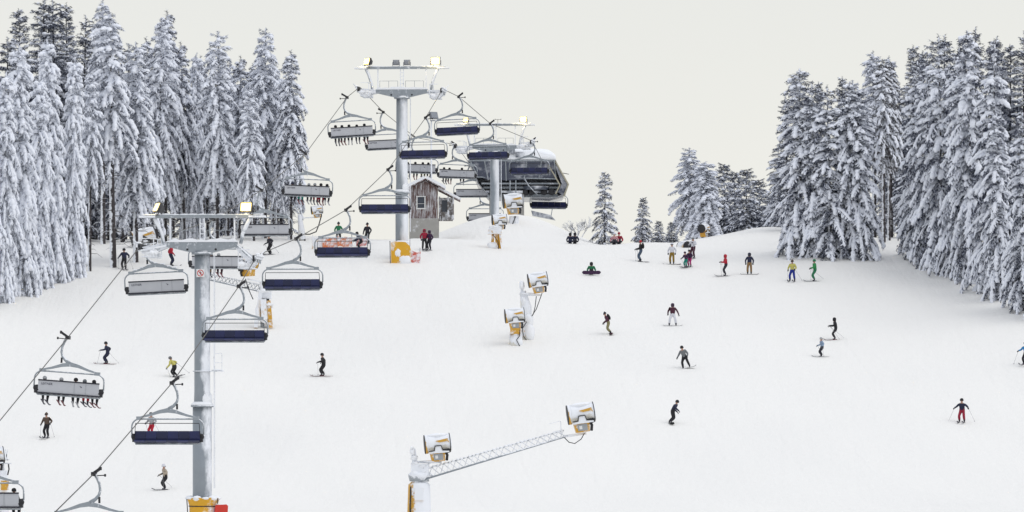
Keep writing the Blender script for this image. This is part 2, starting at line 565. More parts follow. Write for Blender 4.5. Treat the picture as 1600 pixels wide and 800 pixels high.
def tri_mesh(name, v, f, mat, smooth):
    me = bpy.data.meshes.new(name)
    me.vertices.add(len(v)); me.vertices.foreach_set('co', v.astype(np.float32).ravel())
    me.loops.add(len(f) * 3); me.loops.foreach_set('vertex_index', f.astype(np.int32).ravel())
    me.polygons.add(len(f))
    me.polygons.foreach_set('loop_start', np.arange(0, len(f) * 3, 3, dtype=np.int32))
    me.polygons.foreach_set('use_smooth', np.full(len(f), smooth, dtype=bool))
    me.materials.append(mat)
    me.update(calc_edges=True)
    me.validate()
    return me


def make_spruce(seed, H=20.0, rad=2.3, base=0.05, droop=0.9, snow=1.0, girth=0.12, gap=0.62, per=6, top_dark=0.12, dark=False, power=0.8, dead=False, tw=0.55, hang=0.6, bare=0.06, half=False, white=False):
    rr = np.random.RandomState(seed)
    O, Xd, L, hz, Gf, Kp = [], [], [], [], [], []
    z = H * base
    zz = []
    while z < H * 0.975:
        zz.append(z)
        z += gap * (1.0 - 0.5 * z / H) * rr.uniform(0.7, 1.3)
    lob = rr.uniform(0, 2 * PI, 3)
    for z0 in zz:
        u0 = (z0 - H * base) / (H * (1 - base))
        n = max(4, int(per * (0.6 + 0.4 * (1 - u0)) + rr.uniform(-0.5, 0.8)))
        a0 = rr.uniform(0, 2 * PI)
        for k in range(n):
            z = z0 + rr.uniform(-0.5, 0.5) * gap
            u = min(1.0, max(0.0, (z - H * base) / (H * (1 - base))))
            prof = (1 - u) ** power * min(1.0, 0.70 + u * 3.0)
            a = a0 + 2 * PI * k / n + rr.uniform(-0.4, 0.4)
            Lb = rad * prof * rr.uniform(0.55, 1.2) * (1 + 0.16 * math.sin(2 * a + lob[0] + z * 0.4) + 0.1 * math.sin(3 * a + lob[1] - z * 0.7)) + 0.2
            if rr.rand() < 0.06: Lb *= 1.22
            cd, sd_ = math.cos(a), math.sin(a)
            dr = droop * (0.30 + 0.85 * (1 - u)) * rr.uniform(0.7, 1.3)
            up = (0.75 * u ** 2 + 0.15) * rr.uniform(0.5, 1.3)
            m = max(2, int(Lb * (1 + 0.4 * dr) / 0.30))
            out = np.array([cd, sd_, 0.0]); side = np.array([-sd_, cd, 0.0])
            bend = rr.uniform(-0.25, 0.25)
            bough_snow = rr.rand() > bare
            fat = rr.uniform(0.8, 1.35)
            for i in range(m + 1):
                t = min(max((i + rr.uniform(-0.25, 0.25)) / m, 0.05), 1.0)
                r = Lb * t * (1 - 0.16 * dr * t)
                p = out * r + side * (bend * Lb * t * t) + np.array([0, 0, z + Lb * (up * t - dr * t * t)])
                tan = out * (1 - 0.32 * dr * t) + side * (2 * bend * t) + np.array([0, 0, up - 2 * dr * t])
                tan = tan / np.linalg.norm(tan)
                tl = tw * rr.uniform(0.75, 1.2) * (0.5 + 0.5 * min(1, Lb / 1.5))
                O.append(p - tan * tl * 0.4 + np.array([0, 0, 0.05])); Xd.append(tan); L.append(tl * 1.15); hz.append(u)
                Gf.append(fat * rr.uniform(1.0, 1.6) * (0.55 + 0.75 * min(1, 2.2 * t) - 0.25 * t)); Kp.append(bough_snow)
                if t > 0.18:
                    for s in (-1, 1):
                        if rr.rand() < 0.9:
                            dn = hang * rr.uniform(0.4, 1.5) * (0.35 + 0.9 * (1 - u))
                            q = tan * rr.uniform(0.3, 0.9) + side * s * rr.uniform(0.3, 0.95) + np.array([0, 0, -dn])
                            q = q / np.linalg.norm(q)
                            O.append(p + side * s * 0.03); Xd.append(q); L.append(tl * rr.uniform(0.65, 1.35) * (1.2 - 0.5 * t)); hz.append(u)
                            Gf.append(rr.uniform(0.5, 1.0) * fat); Kp.append(bough_snow and rr.rand() > 0.12)
    # leader
    for k in range(7):
        zt = H * (0.955 + 0.045 * k / 7)
        O.append(np.array([0, 0, zt])); Xd.append(np.array([rr.uniform(-.1, .1), rr.uniform(-.1, .1), 1.0])); L.append(H * 0.016); hz.append(0.97); Gf.append(0.5); Kp.append(True)
    O = np.array(O); Xd = np.array(Xd); Xd /= np.linalg.norm(Xd, axis=1, keepdims=True)
    L = np.array(L); hz = np.array(hz)
    n = len(O)
    var = rr.randint(0, 6, n)
    W = np.full(n, girth) * np.array(Gf) * (0.7 + 0.5 * L)
    # snow sits thinner near the wind-swept top, and some twigs have shed it
    keep = np.array(Kp) & (rr.uniform(0, 1, n) < snow * np.clip((1 - hz) / max(top_dark, 1e-3), 0.3, 1.0))
    Ws = W * np.clip(1.15 + 0.35 * Xd[:, 2], 0.7, 1.15)
    sv, sf = instance_templates(TS, O + np.array([0, 0, 0.03]), Xd, L, Ws, np.where(keep, var, -1))
    nv, nf = instance_templates(TN, O, Xd, L * 1.1, np.full(n, 0.115) * rr.uniform(0.7, 1.3, n), var)
    cm = tri_mesh('crown', nv, nf, NEEDLE_D if dark else (NEEDLE_M if half else (NEEDLE_W if white else NEEDLE)), False)
    smh = tri_mesh('crown_snow', sv, sf, SNOW_T, True)
    t = MB()
    r0 = H * 0.0078 + 0.03
    t.tube([(0, 0, -1.2), (0, 0, 0.0), (0.02, 0, H * 0.3), (-0.02, 0.02, H * 0.6), (0, 0, H * 0.985)], [r0 * 1.3, r0 * 1.15, r0 * 0.9, r0 * 0.55, 0.02], 9)
    r2 = random.Random(seed)
    if base > 0.2:
        for k in range(46):
            zb = H * r2.uniform(0.08, base + 0.1)
            a = r2.uniform(0, 2 * PI); l = r2.uniform(0.4, 1.5)
            t.tube([(0, 0, zb), (l * 0.6 * math.cos(a), l * 0.6 * math.sin(a), zb - 0.02), (l * math.cos(a), l * math.sin(a), zb - 0.3 * l)], [0.035, 0.022, 0.008], 3, False)
    tm = t.mesh('trunk', BARK if not dark else BARK_D)
    return cm, smh, tm, H


SPR = {
    'weep1': make_spruce(1, rad=1.95, base=0.02, droop=1.75, snow=1.0, girth=0.132, power=0.58, top_dark=0.06, hang=1.25, bare=0.01, per=7, white=True),
    'weep2': make_spruce(2, rad=1.75, base=0.02, droop=1.95, snow=1.0, girth=0.132, power=0.52, top_dark=0.05, hang=1.35, bare=0.01, per=7, white=True),
    'high1': make_spruce(3, rad=2.15, base=0.27, droop=1.2, snow=0.96, girth=0.115, power=0.7, top_dark=0.1, hang=0.8),
    'high2': make_spruce(4, rad=1.95, base=0.33, droop=1.25, snow=0.93, girth=0.12, power=0.75, top_dark=0.16, hang=0.8, bare=0.1, half=True),
    'stem1': make_spruce(13, rad=1.75, base=0.47, droop=1.1, snow=0.92, girth=0.115, power=0.75, top_dark=0.16, hang=0.8, bare=0.08),
    'full1': make_spruce(5, rad=2.2, base=0.02, droop=1.3, snow=0.97, girth=0.138, power=0.52, gap=0.68, top_dark=0.26, tw=0.58, hang=0.85, half=True, bare=0.17),
    'full2': make_spruce(6, rad=2.0, base=0.02, droop=1.15, snow=0.96, girth=0.138, power=0.56, gap=0.68, top_dark=0.32, tw=0.58, hang=0.8, half=True, bare=0.19),
    'dark1': make_spruce(7, rad=1.85, base=0.14, droop=0.55, snow=0.62, girth=0.09, power=0.8, gap=0.62, per=6, top_dark=0.3, dark=True, bare=0.3, hang=0.5),
    'dark2': make_spruce(8, rad=1.6, base=0.06, droop=0.5, snow=0.7, girth=0.09, power=0.85, gap=0.6, per=6, top_dark=0.25, dark=True, bare=0.25, hang=0.5),
    'open1': make_spruce(10, H=10.0, rad=2.0, base=0.03, droop=0.6, snow=0.55, girth=0.10, power=0.8, gap=0.62, per=5, top_dark=0.2, dark=True, tw=0.5, bare=0.15, hang=0.6),
    'small1': make_spruce(9, H=8.0, rad=1.75, base=0.02, droop=0.6, snow=0.5, girth=0.09, power=0.8, gap=0.4, per=6, top_dark=0.2, dark=True, tw=0.45, bare=0.2, hang=0.5),
}


def spruce(kind, loc, height, label, group, wide=1.0, rot=None, cat='tree'):
    cm, smh, tm, H = SPR[kind]
    o = empty('spruce_tree', loc, (rng.uniform(-0.025, 0.025), rng.uniform(-0.025, 0.025), rng.uniform(0, 2 * PI) if rot is None else rot))
    s = height / H
    w = wide * s ** 0.75
    o.scale = (w * rng.uniform(0.92, 1.1), w * rng.uniform(0.92, 1.1), s)
    tag(o, label, cat, group)
    mesh_obj('trunk', tm, o)
    c = mesh_obj('crown', cm, o)
    tag(mesh_obj('snow_load', smh, c), kind='stuff')
    c['kind'] = 'stuff'
    return o


def tree_px(kind, px, base, top, label, group, wide=1.0, d=None):
    """stand a spruce where the photo shows its foot (or at depth d), as tall as the photo shows"""
    p = ground_hit(px, base) if d is None else gpt(px, d)
    h = (YH - top) * p.y / FPX - p.z
    return spruce(kind, p - Vector((0, 0, 0.1)), h, label, group, wide)


GL, GR, GB = 'snow-laden spruces of the left wood', 'snow-laden spruces of the right wood', 'spruces beyond the ridge'
left_front = [
    ('weep1', -38, 482, 95, 1.15, 'white weeping spruce cut off by the left picture edge, nearest of all trees'),
    ('weep2', 2, 470, 112, 1.05, 'white weeping spruce whose foot stands lowest at the left edge'),
    ('weep1', 28, 460, 72, 1.05, 'tall white weeping spruce second from left edge, front row'),
    ('weep2', 58, 450, 118, 1.0, 'white weeping spruce third from the left edge, front row'),
    ('weep1', 86, 440, 60, 1.0, 'white weeping spruce fourth from the left edge, front row'),
    ('weep2', 112, 433, 88, 0.92, 'white weeping spruce at the right end of the left front cluster, beside the bare trunks'),
    ('stem1', 140, 424, 112, 0.95, 'spruce with tall bare trunk just right of the white left cluster'),
    ('stem1', 177, 418, 18, 1.3, 'tall spruce with snowy bare trunk above the navy skier at left'),
    ('high1', 212, 410, 66, 1.25, 'broad drooping white spruce above the left floodlight of the near lift tower'),
]
for k, px, b, t, w, lab in left_front:
    tree_px(k, px, b, t, lab, GL, w)
left_mid = [
    ('stem1', 161, 434, 0, 1.05, 'thin tall spruce whose tip touches the top edge left of the bare trunks'),
    ('high1', 243, 440, 28, 1.0, 'tall spruce left half of the twin tops in the left wood'),
    ('high2', 257, 446, 17, 1.05, 'tall snowy spruce right half of the twin tops in left wood'),
    ('high2', 287, 448, 66, 1.0, 'greyish spruce in the dip right of the twin tops'),
    ('weep1', 302, 452, 84, 0.85, 'shaded slim spruce left of the near tower axis'),
    ('high1', 338, 440, 50, 1.15, 'spruce with lumpy twin crown straight above the near lift tower'),
    ('high2', 373, 446, 88, 1.05, 'slim spruce between the near tower and the right floodlight'),
    ('high1', 396, 437, 132, 0.95, 'lower white spruce right of the near tower floodlight'),
    ('high1', 413, 444, 44, 1.2, 'tall pointed spruce near the right end of left wood'),
    ('high2', 453, 441, 80, 1.15, 'last spruce at the right end of the left wood, beside the lift rope'),
    ('high1', 433, 452, 118, 0.9, 'spruce filling between the last two of the left wood'),
]
for k, px, d, t, w, lab in left_mid:
    tree_px(k, px, None, t, lab, GL, w, d=d)
ORD = ['first', 'second', 'third', 'fourth', 'fifth', 'sixth', 'seventh', 'eighth', 'ninth', 'tenth', 'eleventh', 'twelfth', 'thirteenth', 'fourteenth', 'fifteenth', 'sixteenth', 'seventeenth', 'eighteenth', 'nineteenth', 'twentieth', 'twenty-first', 'twenty-second']
for i, (px, d, t) in enumerate(sorted([(33, 436, 14), (60, 440, -2), (92, 441, -1), (113, 443, 6), (128, 440, 26), (8, 438, 60), (-20, 436, 40), (78, 448, 20), (146, 450, 60), (192, 440, 70)])):
    tree_px('dark1' if i % 2 else 'dark2', px, None, t, 'dark-topped tall spruce, %s from left in the row behind the white left cluster' % ORD[i], GL + ', dark back row', 1.15, d=d)
for i, (px, d, t) in enumerate([(150, 462, 90), (170, 468, 120), (196, 460, 70), (205, 470, 110), (228, 458, 60), (232, 474, 120), (270, 462, 60), (283, 475, 130), (318, 462, 88), (325, 476, 120),
                                (355, 464, 95), (362, 478, 130), (390, 462, 100), (402, 480, 140), (425, 468, 100), (440, 470, 130), (135, 470, 110), (118, 462, 70), (100, 470, 90), (70, 464, 60), (40, 466, 80), (15, 460, 90),
                                (-10, 455, 110), (-50, 450, 60), (-80, 440, 80), (-70, 470, 90), (455, 462, 150), (345, 490, 150), (300, 492, 150), (250, 490, 140), (215, 494, 150), (180, 492, 150), (158, 498, 160), (138, 490, 150)]):
    tree_px('dark1' if 128 < px < 210 else ['high2', 'dark1', 'high1', 'dark2'][i % 4], px, None, t, 'shaded spruce deep inside the left wood', GL + ', deep rows', 0.95, d=d)

right_front = [
    ('full1', 1250, 398, 108, 1.4, 'broad snow-heavy spruce at the left end of the right wood, standing on the bank'),
    ('full2', 1298, 402, 134, 1.3, 'round-headed snow-heavy spruce above the skier in green'),
    ('full1', 1345, 404, 138, 1.25, 'wide snow-heavy spruce left of the two dark bare trunks'),
    ('full2', 1432, 404, 92, 0.95, 'spruce just right of the two dark bare trunks'),
    ('full2', 1470, 420, 56, 1.1, 'tall spruce third right of the bare trunk gap'),
    ('full1', 1518, 438, 50, 1.12, 'tallest spruce in the middle of the right front row'),
    ('full2', 1493, 430, 72, 0.95, 'spruce squeezed between the two tallest of the right front row'),
    ('full2', 1548, 452, 66, 1.0, 'spruce between the tallest and the short rounded one at right'),
    ('full1', 1322, 402, 128, 1.1, 'spruce squeezed between the round-headed and the wide one above green skier'),
    ('full2', 1274, 399, 128, 1.1, 'spruce squeezed between the bank spruce and the round-headed one'),
    ('full2', 1446, 410, 84, 0.9, 'narrow spruce second right of the bare trunk gap'),
    ('full1', 1562, 466, 178, 0.95, 'short rounded spruce in front of the taller right row'),
    ('full2', 1597, 484, 172, 1.05, 'spruce cut by the right picture edge, lowest foot of the right row'),
    ('full1', 1640, 496, 120, 1.1, 'spruce just outside the right picture edge, its boughs reaching in'),
]
for k, px, b, t, w, lab in right_front:
    tree_px(k, px, b, t, lab, GR, w)
for px, d, t, lab in [(1381, 429, 92, 'left one of two spruces with dark bare trunks in the right wood gap'), (1389, 431, 96, 'right one of two spruces with dark bare trunks in the right wood gap')]:
    o = tree_px('stem1', px, None, t, lab, GR, 0.95, d=d)
    tm2 = o.children[0].data.copy(); tm2.materials[0] = BARK_D; o.children[0].data = tm2
for i, (k, px, d, t, w) in enumerate(sorted([('stem1', 1366, 444, 80, 1.3), ('stem1', 1392, 446, 88, 1.3), ('dark2', 1425, 440, 72, 1.1), ('dark2', 1448, 442, 80, 1.1), ('dark1', 1476, 440, 56, 1.1), ('dark2', 1506, 440, 60, 1.1),
                                      ('dark1', 1526, 444, 44, 1.1), ('dark2', 1546, 440, 62, 1.1), ('dark1', 1560, 444, 58, 1.1), ('dark2', 1577, 442, 70, 1.1), ('dark1', 1598, 440, 50, 1.1), ('dark2', 1285, 450, 128, 1.0), ('dark2', 1318, 452, 120, 1.0),
                                      ('dark1', 1232, 446, 150, 1.2), ('high1', 1340, 456, 125, 1.1), ('dark1', 1405, 470, 130, 1.2), ('dark1', 1383, 480, 150, 1.2), ('dark1', 1414, 452, 150, 0.9), ('full2', 1500, 450, 90, 1.0), ('full2', 1570, 450, 100, 1.0), ('full2', 1620, 440, 70, 1.0), ('dark1', 1640, 440, 50, 1.1)], key=lambda q: q[1])):
    tree_px(k, px, None, t, 'spruce rising behind the front row of the right wood, %s back tree from left' % ORD[i], GR + ', dark back row', w, d=d)
tree_px('open1', 945, None, 268, 'lone sparse spruce on the ridge right of the station mound', GB, 1.05, d=456)
tree_px('small1', 1003, None, 308, 'small dark spruce behind the skier with the red hat', GB, 0.95, d=458)
tree_px('small1', 1030, None, 344, 'low bushy spruce right of the small dark one on the ridge', GB, 1.25, d=462)
tree_px('small1', 1049, None, 346, 'low bushy spruce at the left foot of the big ridge spruce', GB, 1.2, d=464)
tree_px('high1', 1081, None, 230, 'tall spruce with open top behind the snow gun on the ridge', GB, 1.7, d=470)
tree_px('weep1', 1104, None, 252, 'broad white spruce behind the snow gun on the ridge', GB, 2.5, d=462)
tree_px('small1', 1132, None, 256, 'dark spruce right of the broad white ridge spruce', GB, 1.15, d=472)
tree_px('small1', 1166, None, 264, 'grey spruce on the ridge left of the right wood bank', GB, 1.3, d=468)
tree_px('small1', 1188, None, 280, 'dark spruce half hidden at the left end of the right wood', GB, 1.2, d=474)
tree_px('high1', 1093, None, 262, 'slim spruce between the open-topped and the broad white ridge spruce', GB, 1.2, d=476)
tree_px('small1', 1148, None, 268, 'slim dark spruce between two dark ones on the ridge', GB, 0.9, d=478)
tree_px('full2', 1218, None, 226, 'shaded spruce between ridge trees and the right wood', GB, 1.5, d=462)
tree_px('small1', 1203, None, 300, 'small shaded spruce low between ridge trees and right wood', GB, 1.2, d=466)

# ================================================================== chairlift
HEAD = math.atan(0.083)          # the line runs slightly to the right as it climbs
ROPE_L = [(225, -38, 880), (252, None, 705), (279, None, 527), (305, None, 381), (335.5, None, 343), (359, None, 297), (384, None, 240), (411, None, 152), (420, None, 136), (437, 599, 175), (463, 649, 215), (489, 712, 226), (515, 738, 262), (530, 752, 285)]
ROPE_R = [(225, 40, 860), (245.8, None, 740), (271, None, 598), (297, None, 447), (305, None, 399), (323.7, None, 373), (351, None, 328), (378, None, 265), (405.8, None, 184), (420, None, 139), (434, None, 151), (463, 766, 193), (489, 831, 220), (517, 858, 272), (530, 862, 285)]


def rope_pts(tab, a, b):
    out = []
    for d, px, row in tab:
        x = a + b * d if px is None or d < 240 else (px - 800) * d / FPX
        out.append(Vector((x, d, (YH - row) * d / FPX)))
    return out


RL = rope_pts(ROPE_L, -47.34, 0.08296)
RR = rope_pts(ROPE_R, -40.37, 0.0826)


def rope_at(tab, d):
    for a, b in zip(tab[:-1], tab[1:]):
        if a.y <= d <= b.y:
            return a.lerp(b, (d - a.y) / (b.y - a.y))
    return tab[-1].copy()


for nm, tab, lab in (('haul_rope', RL, 'thin steel haul rope on the left, carrying grey-backed chairs'), ('haul_rope', RR, 'thin steel haul rope on the right, carrying chairs with blue seats')):
    tag(MB().tube(tab, 0.029, 6).build(nm, ROPE), lab, 'rope', 'haul ropes of the chairlift')


def text_mesh(txt, size, mat):
    cu = bpy.data.curves.new('lettering', 'FONT')
    cu.body = txt; cu.size = size; cu.extrude = 0.002
    o = bpy.data.objects.new('lettering', cu)
    col.objects.link(o)
    dg = bpy.context.evaluated_depsgraph_get()
    me = bpy.data.meshes.new_from_object(o.evaluated_get(dg))
    bpy.data.objects.remove(o)
    me.materials.clear(); me.materials.append(mat)
    return me


LEIT = text_mesh('LEITNER', 0.17, INK)


def rounded_frame(x0, x1, z0, z1, r, n=6):
    pts = [(x0, 0, z0)]
    for i in range(n + 1):
        a = PI - (PI / 2) * i / n
        pts.append((x0 + r + r * math.cos(a), 0, z1 - r + r * math.sin(a)))
    for i in range(n + 1):
        a = PI / 2 - (PI / 2) * i / n
        pts.append((x1 - r + r * math.cos(a), 0, z1 - r + r * math.sin(a)))
    pts.append((x1, 0, z0))
    return pts


def make_chair(kind):
    """origin at the rope grip, x across the line, +y uphill; kind 'back' shows its grey back, 'seat' its blue cushions"""
    sg = 1 if kind == 'seat' else -1             # which side the hanger bulges to
    root = empty('chairlift_chair')
    cx = -0.24 * sg
    g = MB()
    g.box((0, 0, -0.02), (0.20, 0.62, 0.20))
    g.bar((0.0, -0.1, 0.02), (0.34 * sg, -0.25, 0.24), 0.12)
    g.bar((0.05 * sg, 0, -0.10), (0.52 * sg, -0.05, -0.08), 0.05)
    g.lathe([(0.001, -0.04), (0.07, -0.04), (0.07, 0.04), (0.001, 0.04)], 10, 'x', (0.55 * sg, -0.05, -0.08))
    g.lathe([(0.001, -0.05), (0.09, -0.05), (0.09, 0.05), (0.001, 0.05)], 10, 'x', (0.36 * sg, -0.25, 0.25))
    g.build('grip', DARK, root)
    h = MB()
    h.tube([(0.06 * sg, 0, -0.05), (0.17 * sg, 0, -0.25), (0.27 * sg, 0, -0.52), (0.30 * sg, 0, -0.82), (0.24 * sg, 0, -1.03), (0.08 * sg, 0, -1.22), (cx + 0.06 * sg, 0, -1.40)],
           [0.085, 0.075, 0.065, 0.065, 0.07, 0.085, 0.11], 8)
    h.build('hanger', GALV, root)
    MB().tube([(0.26 * sg, 0.0, -1.12), (0.26 * sg, 0.0, -1.42)], 0.055, 8).build('damper', DARK, root)
    b = MB()
    prof = [(-1.58, -1.86, 0.09), (-1.0, -1.72, 0.13), (-0.45, -1.54, 0.19), (0, -1.46, 0.25), (0.45, -1.54, 0.19), (1.0, -1.72, 0.13), (1.58, -1.86, 0.09)]
    poly = [(cx + x, z + t / 2) for x, z, t in prof] + [(cx + x, z - t / 2) for x, z, t in reversed(prof)]
    b.prism(poly, -0.09, 0.09)
    for s in (-1, 1):
        b.box((cx + s * 1.52, 0, -1.88), (0.30, 0.24, 0.19))
    b.build('beam', GALV, root)
    f = MB()
    f.tube(rounded_frame(cx - 1.92, cx + 1.92, -2.75, -1.92, 0.42), 0.042, 8)
    f.tube([(cx - 1.92, 0, -2.75), (cx - 1.86, 0.02, -3.02), (cx - 1.70, 0.05, -3.20)], 0.05, 8)
    f.tube([(cx + 1.92, 0, -2.75), (cx + 1.86, 0.02, -3.02), (cx + 1.70, 0.05, -3.20)], 0.05, 8)
    f.tube([(cx - 1.72, 0.05, -3.20), (cx + 1.72, 0.05, -3.20)], 0.05, 8)
    f.build('frame', GALV, root)
    for s in (-1, 1):
        a = MB()
        a.lathe([(0.02, -0.06), (0.17, -0.05), (0.17, 0.05), (0.02, 0.06)], 12, 'y', (cx + s * 1.78, -0.02, -2.86))
        a.box((cx + s * 1.80, 0.02, -3.03), (0.16, 0.24, 0.22))
        a.bar((cx + s * 1.80, 0.0, -2.80), (cx + s * 1.80, 0.42 * (-sg), -2.72), 0.07)
        a.build('armrest', DARK, root)
    fy = -sg      # towards the sitter's front: seat chairs face the camera (-y), back chairs face uphill (+y)
    if kind == 'back':
        bp = MB()
        bp.prism([(-0.06, -3.08), (-0.11, -2.45), (-0.05, -2.42), (0.02, -3.05)], cx - 1.68, cx + 1.68, 'yz')
        back = bp.build('back_panel', PANEL, root)
        e = MB()
        e.bar((cx - 1.69, -0.10, -2.415), (cx + 1.69, -0.10, -2.415), 0.10, 0.075)
        e.build('panel_rail', PANEL_EDGE, root)
        e = MB()
        e.bar((cx - 1.69, -0.06, -3.11), (cx + 1.69, -0.06, -3.11), 0.10, 0.07)
        e.build('panel_rail', PANEL_EDGE, root)
        t = mesh_obj('lettering', LEIT, back)
        t.location = (cx - 1.52, -0.113, -2.66); t.rotation_euler = (R(90 - 4.5), 0, 0)
        lg = MB()
        lg.prism([(cx + 0.60, -2.60), (cx + 0.74, -2.66), (cx + 0.70, -2.71), (cx + 0.66, -2.665)], -0.112, -0.106)
        lg.build('emblem', INK, back)
        MB().bar((cx + 0.32, -0.094, -3.06), (cx + 0.32, -0.114, -2.46), 0.015, 0.012).build('panel_seam', GREYBOX, back)
        MB().bar((cx + 0.95, -0.094, -3.06), (cx + 0.95, -0.114, -2.46), 0.015, 0.012).build('panel_seam', GREYBOX, back)
        for i in range(6):
            MB().box((cx - 1.40 + i * 0.56, 0.28, -3.10), (0.53, 0.50, 0.09)).build('seat_pad', BLUE_D, root)
    else:
        for i in range(6):
            q = MB()
            x0 = cx - 1.74 + i * 0.58
            q.prism([(-0.03, -3.13), (-0.10, -3.10), (-0.12, -2.95), (-0.06, -2.60), (0.0, -2.555), (0.06, -2.60), (0.05, -3.13)], x0 + 0.006, x0 + 0.574, 'yz')
            q.build('back_cushion', BLUE if i % 2 else BLUE_D, root)
            q = MB()
            q.prism([(-0.02, -3.18), (-0.40, -3.14), (-0.50, -3.09), (-0.46, -3.03), (-0.03, -3.09)], x0 + 0.006, x0 + 0.574, 'yz')
            q.build('seat_pad', BLUE_D if i % 2 else BLUE, root)
        MB().tube([(cx - 1.70, -0.16, -2.15), (cx + 1.70, -0.16, -2.15)], 0.022, 6).build('safety_bar', DARK, root)
        MB().tube([(cx - 1.72, -0.05, -3.25), (cx + 1.72, -0.05, -3.25)], 0.04, 6).build('foot_bar', GALV, root)
        for s in (-1, 1):
            MB().tube([(cx + s * 1.70, -0.16, -2.15), (cx + s * 1.74, -0.1, -2.75)], 0.018, 5).build('bar_arm', DARK, root)
    return root


proto_back, proto_seat = make_chair('back'), make_chair('seat')
chairs = {}


def place_chair(proto, tab, d, label, group, roll=0.0, first=False, off=None):
    o = proto if first else copy_tree(proto)
    p = rope_at(tab, d)
    o.location = p
    o.rotation_euler = (0, R(roll), -HEAD)
    tag(o, label, 'chairlift chair', group)
    return o


CG = 'chairs of the six-seat chairlift'
chair_L = [
    (253.5, 0, 'grey-backed lift chair cut off by the bottom left corner, one rider in view'),
    (279, 4.2, 'nearest whole grey-backed lift chair at left with riders over the open slope'),
    (308.3, -2.6, 'empty grey-backed lift chair left of the near tower mast'),
    (335.5, 0.5, 'grey-backed lift chair half hidden behind the near tower mast'),
    (359, 0.0, 'empty grey-backed lift chair just right of the near tower gantry'),
    (384, 2.6, 'full grey-backed lift chair at the right end of the left wood'),
    (411, -3.2, 'full grey-backed lift chair left of the middle tower head'),
    (437, -2.5, 'grey-backed lift chair partly behind the middle tower mast, below its head'),
    (463, 2.0, 'grey-backed lift chair above the wooden hut, left one'),
    (489, 2.5, 'grey-backed lift chair above the wooden hut, right one'),
    (512, 0, 'upper empty grey-backed chair arriving under the top station'),
    (529, 0, 'lower empty grey-backed chair arriving under the top station'),
]
LCH = []
for i, (d, roll, lab) in enumerate(chair_L):
    LCH.append(place_chair(proto_back, RL, d, lab, CG, roll, i == 0))
_sn = MB()
for i, (xa, za) in enumerate([(-1.2, -1.70), (-0.8, -1.57), (-0.4, -1.43), (-0.05, -1.33), (0.35, -1.41), (0.75, -1.56), (1.1, -1.66)]):
    _sn.blob((0.24 + xa, 0, za), (0.22, 0.1, 0.05), i, 8, 5, 0.3)
tag(_sn.build('snow_crust', SNOW, LCH[2]), kind='stuff')
LCH[-1].location += Vector((0.2, 0, -0.9))
chair_R = [
    (245.8, 0, 'lift chair at the bottom left, only its hanger and beam in view'),
    (271, 0, 'nearest empty blue lift chair, left of the near tower foot'),
    (297, 0, 'empty blue lift chair in front of the near tower mast'),
    (323.7, 0, 'empty blue lift chair right of the near tower mast'),
    (351, 0, 'empty blue lift chair in front of the orange netting'),
    (378, 0, 'empty blue lift chair crossing the lower middle tower mast'),
    (405.8, -1.0, 'empty blue lift chair crossing the middle tower mast below its head'),
    (434, -2.4, 'highest empty blue lift chair, right of the middle tower head'),
    (463, -1.2, 'empty blue lift chair in front of the far tower head'),
    (489, 0, 'empty blue lift chair against the dark station front'),
    (518, 1.0, 'empty blue lift chair hanging under the right end of the top station'),
]
RCH = []
for i, (d, roll, lab) in enumerate(chair_R):
    RCH.append(place_chair(proto_seat, RR, d, lab, CG, roll, i == 0))
RCH[-1].location = P(862, 276, 518)


# ------------------------------------------------------------------ towers
def floodlight(parent, loc, yaw, pitch, mat, s=1.0, body=None):
    r = MB()
    r.prism([(-0.30 * s, 0.0), (0.30 * s, 0.0), (0.30 * s, 0.5 * s), (-0.30 * s, 0.5 * s)], -0.10 * s, 0.02 * s)
    r.add([(-0.28 * s, 0.02 * s, 0.03 * s), (0.28 * s, 0.02 * s, 0.03 * s), (0.28 * s, 0.02 * s, 0.47 * s), (-0.28 * s, 0.02 * s, 0.47 * s),
           (-0.15 * s, 0.26 * s, 0.12 * s), (0.15 * s, 0.26 * s, 0.12 * s), (0.15 * s, 0.26 * s, 0.36 * s), (-0.15 * s, 0.26 * s, 0.36 * s)],
          [(4, 5, 6, 7), (0, 1, 5, 4), (1, 2, 6, 5), (2, 3, 7, 6), (3, 0, 4, 7)])
    r.bar((-0.33 * s, 0, -0.12 * s), (-0.33 * s, 0, 0.28 * s), 0.04)
    r.bar((0.33 * s, 0, -0.12 * s), (0.33 * s, 0, 0.28 * s), 0.04)
    r.bar((-0.34 * s, 0, -0.12 * s), (0.34 * s, 0, -0.12 * s), 0.06)
    o = r.build('floodlight', body or LAMP_BODY, parent)
    o.location = loc
    o.rotation_euler = (R(pitch), 0, R(yaw))
    l = MB().prism([(-0.26 * s, 0.05 * s), (0.26 * s, 0.05 * s), (0.26 * s, 0.45 * s), (-0.26 * s, 0.45 * s)], -0.135 * s, -0.104 * s)
    l.build('lamp_lens', mat, o)
    if mat is not LAMP_OFF:
        pl_ = bpy.data.lights.new('lamp_glow', 'POINT')
        pl_.energy = 55 if mat is LAMP_ON else 22
        pl_.color = (1.0, 0.80, 0.42)
        pl_.shadow_soft_size = 0.12
        po = bpy.data.objects.new('lamp_glow', pl_)
        col.objects.link(po)
        po.parent = o
        po.location = (0, -0.38 * s, 0.2 * s)
    return o


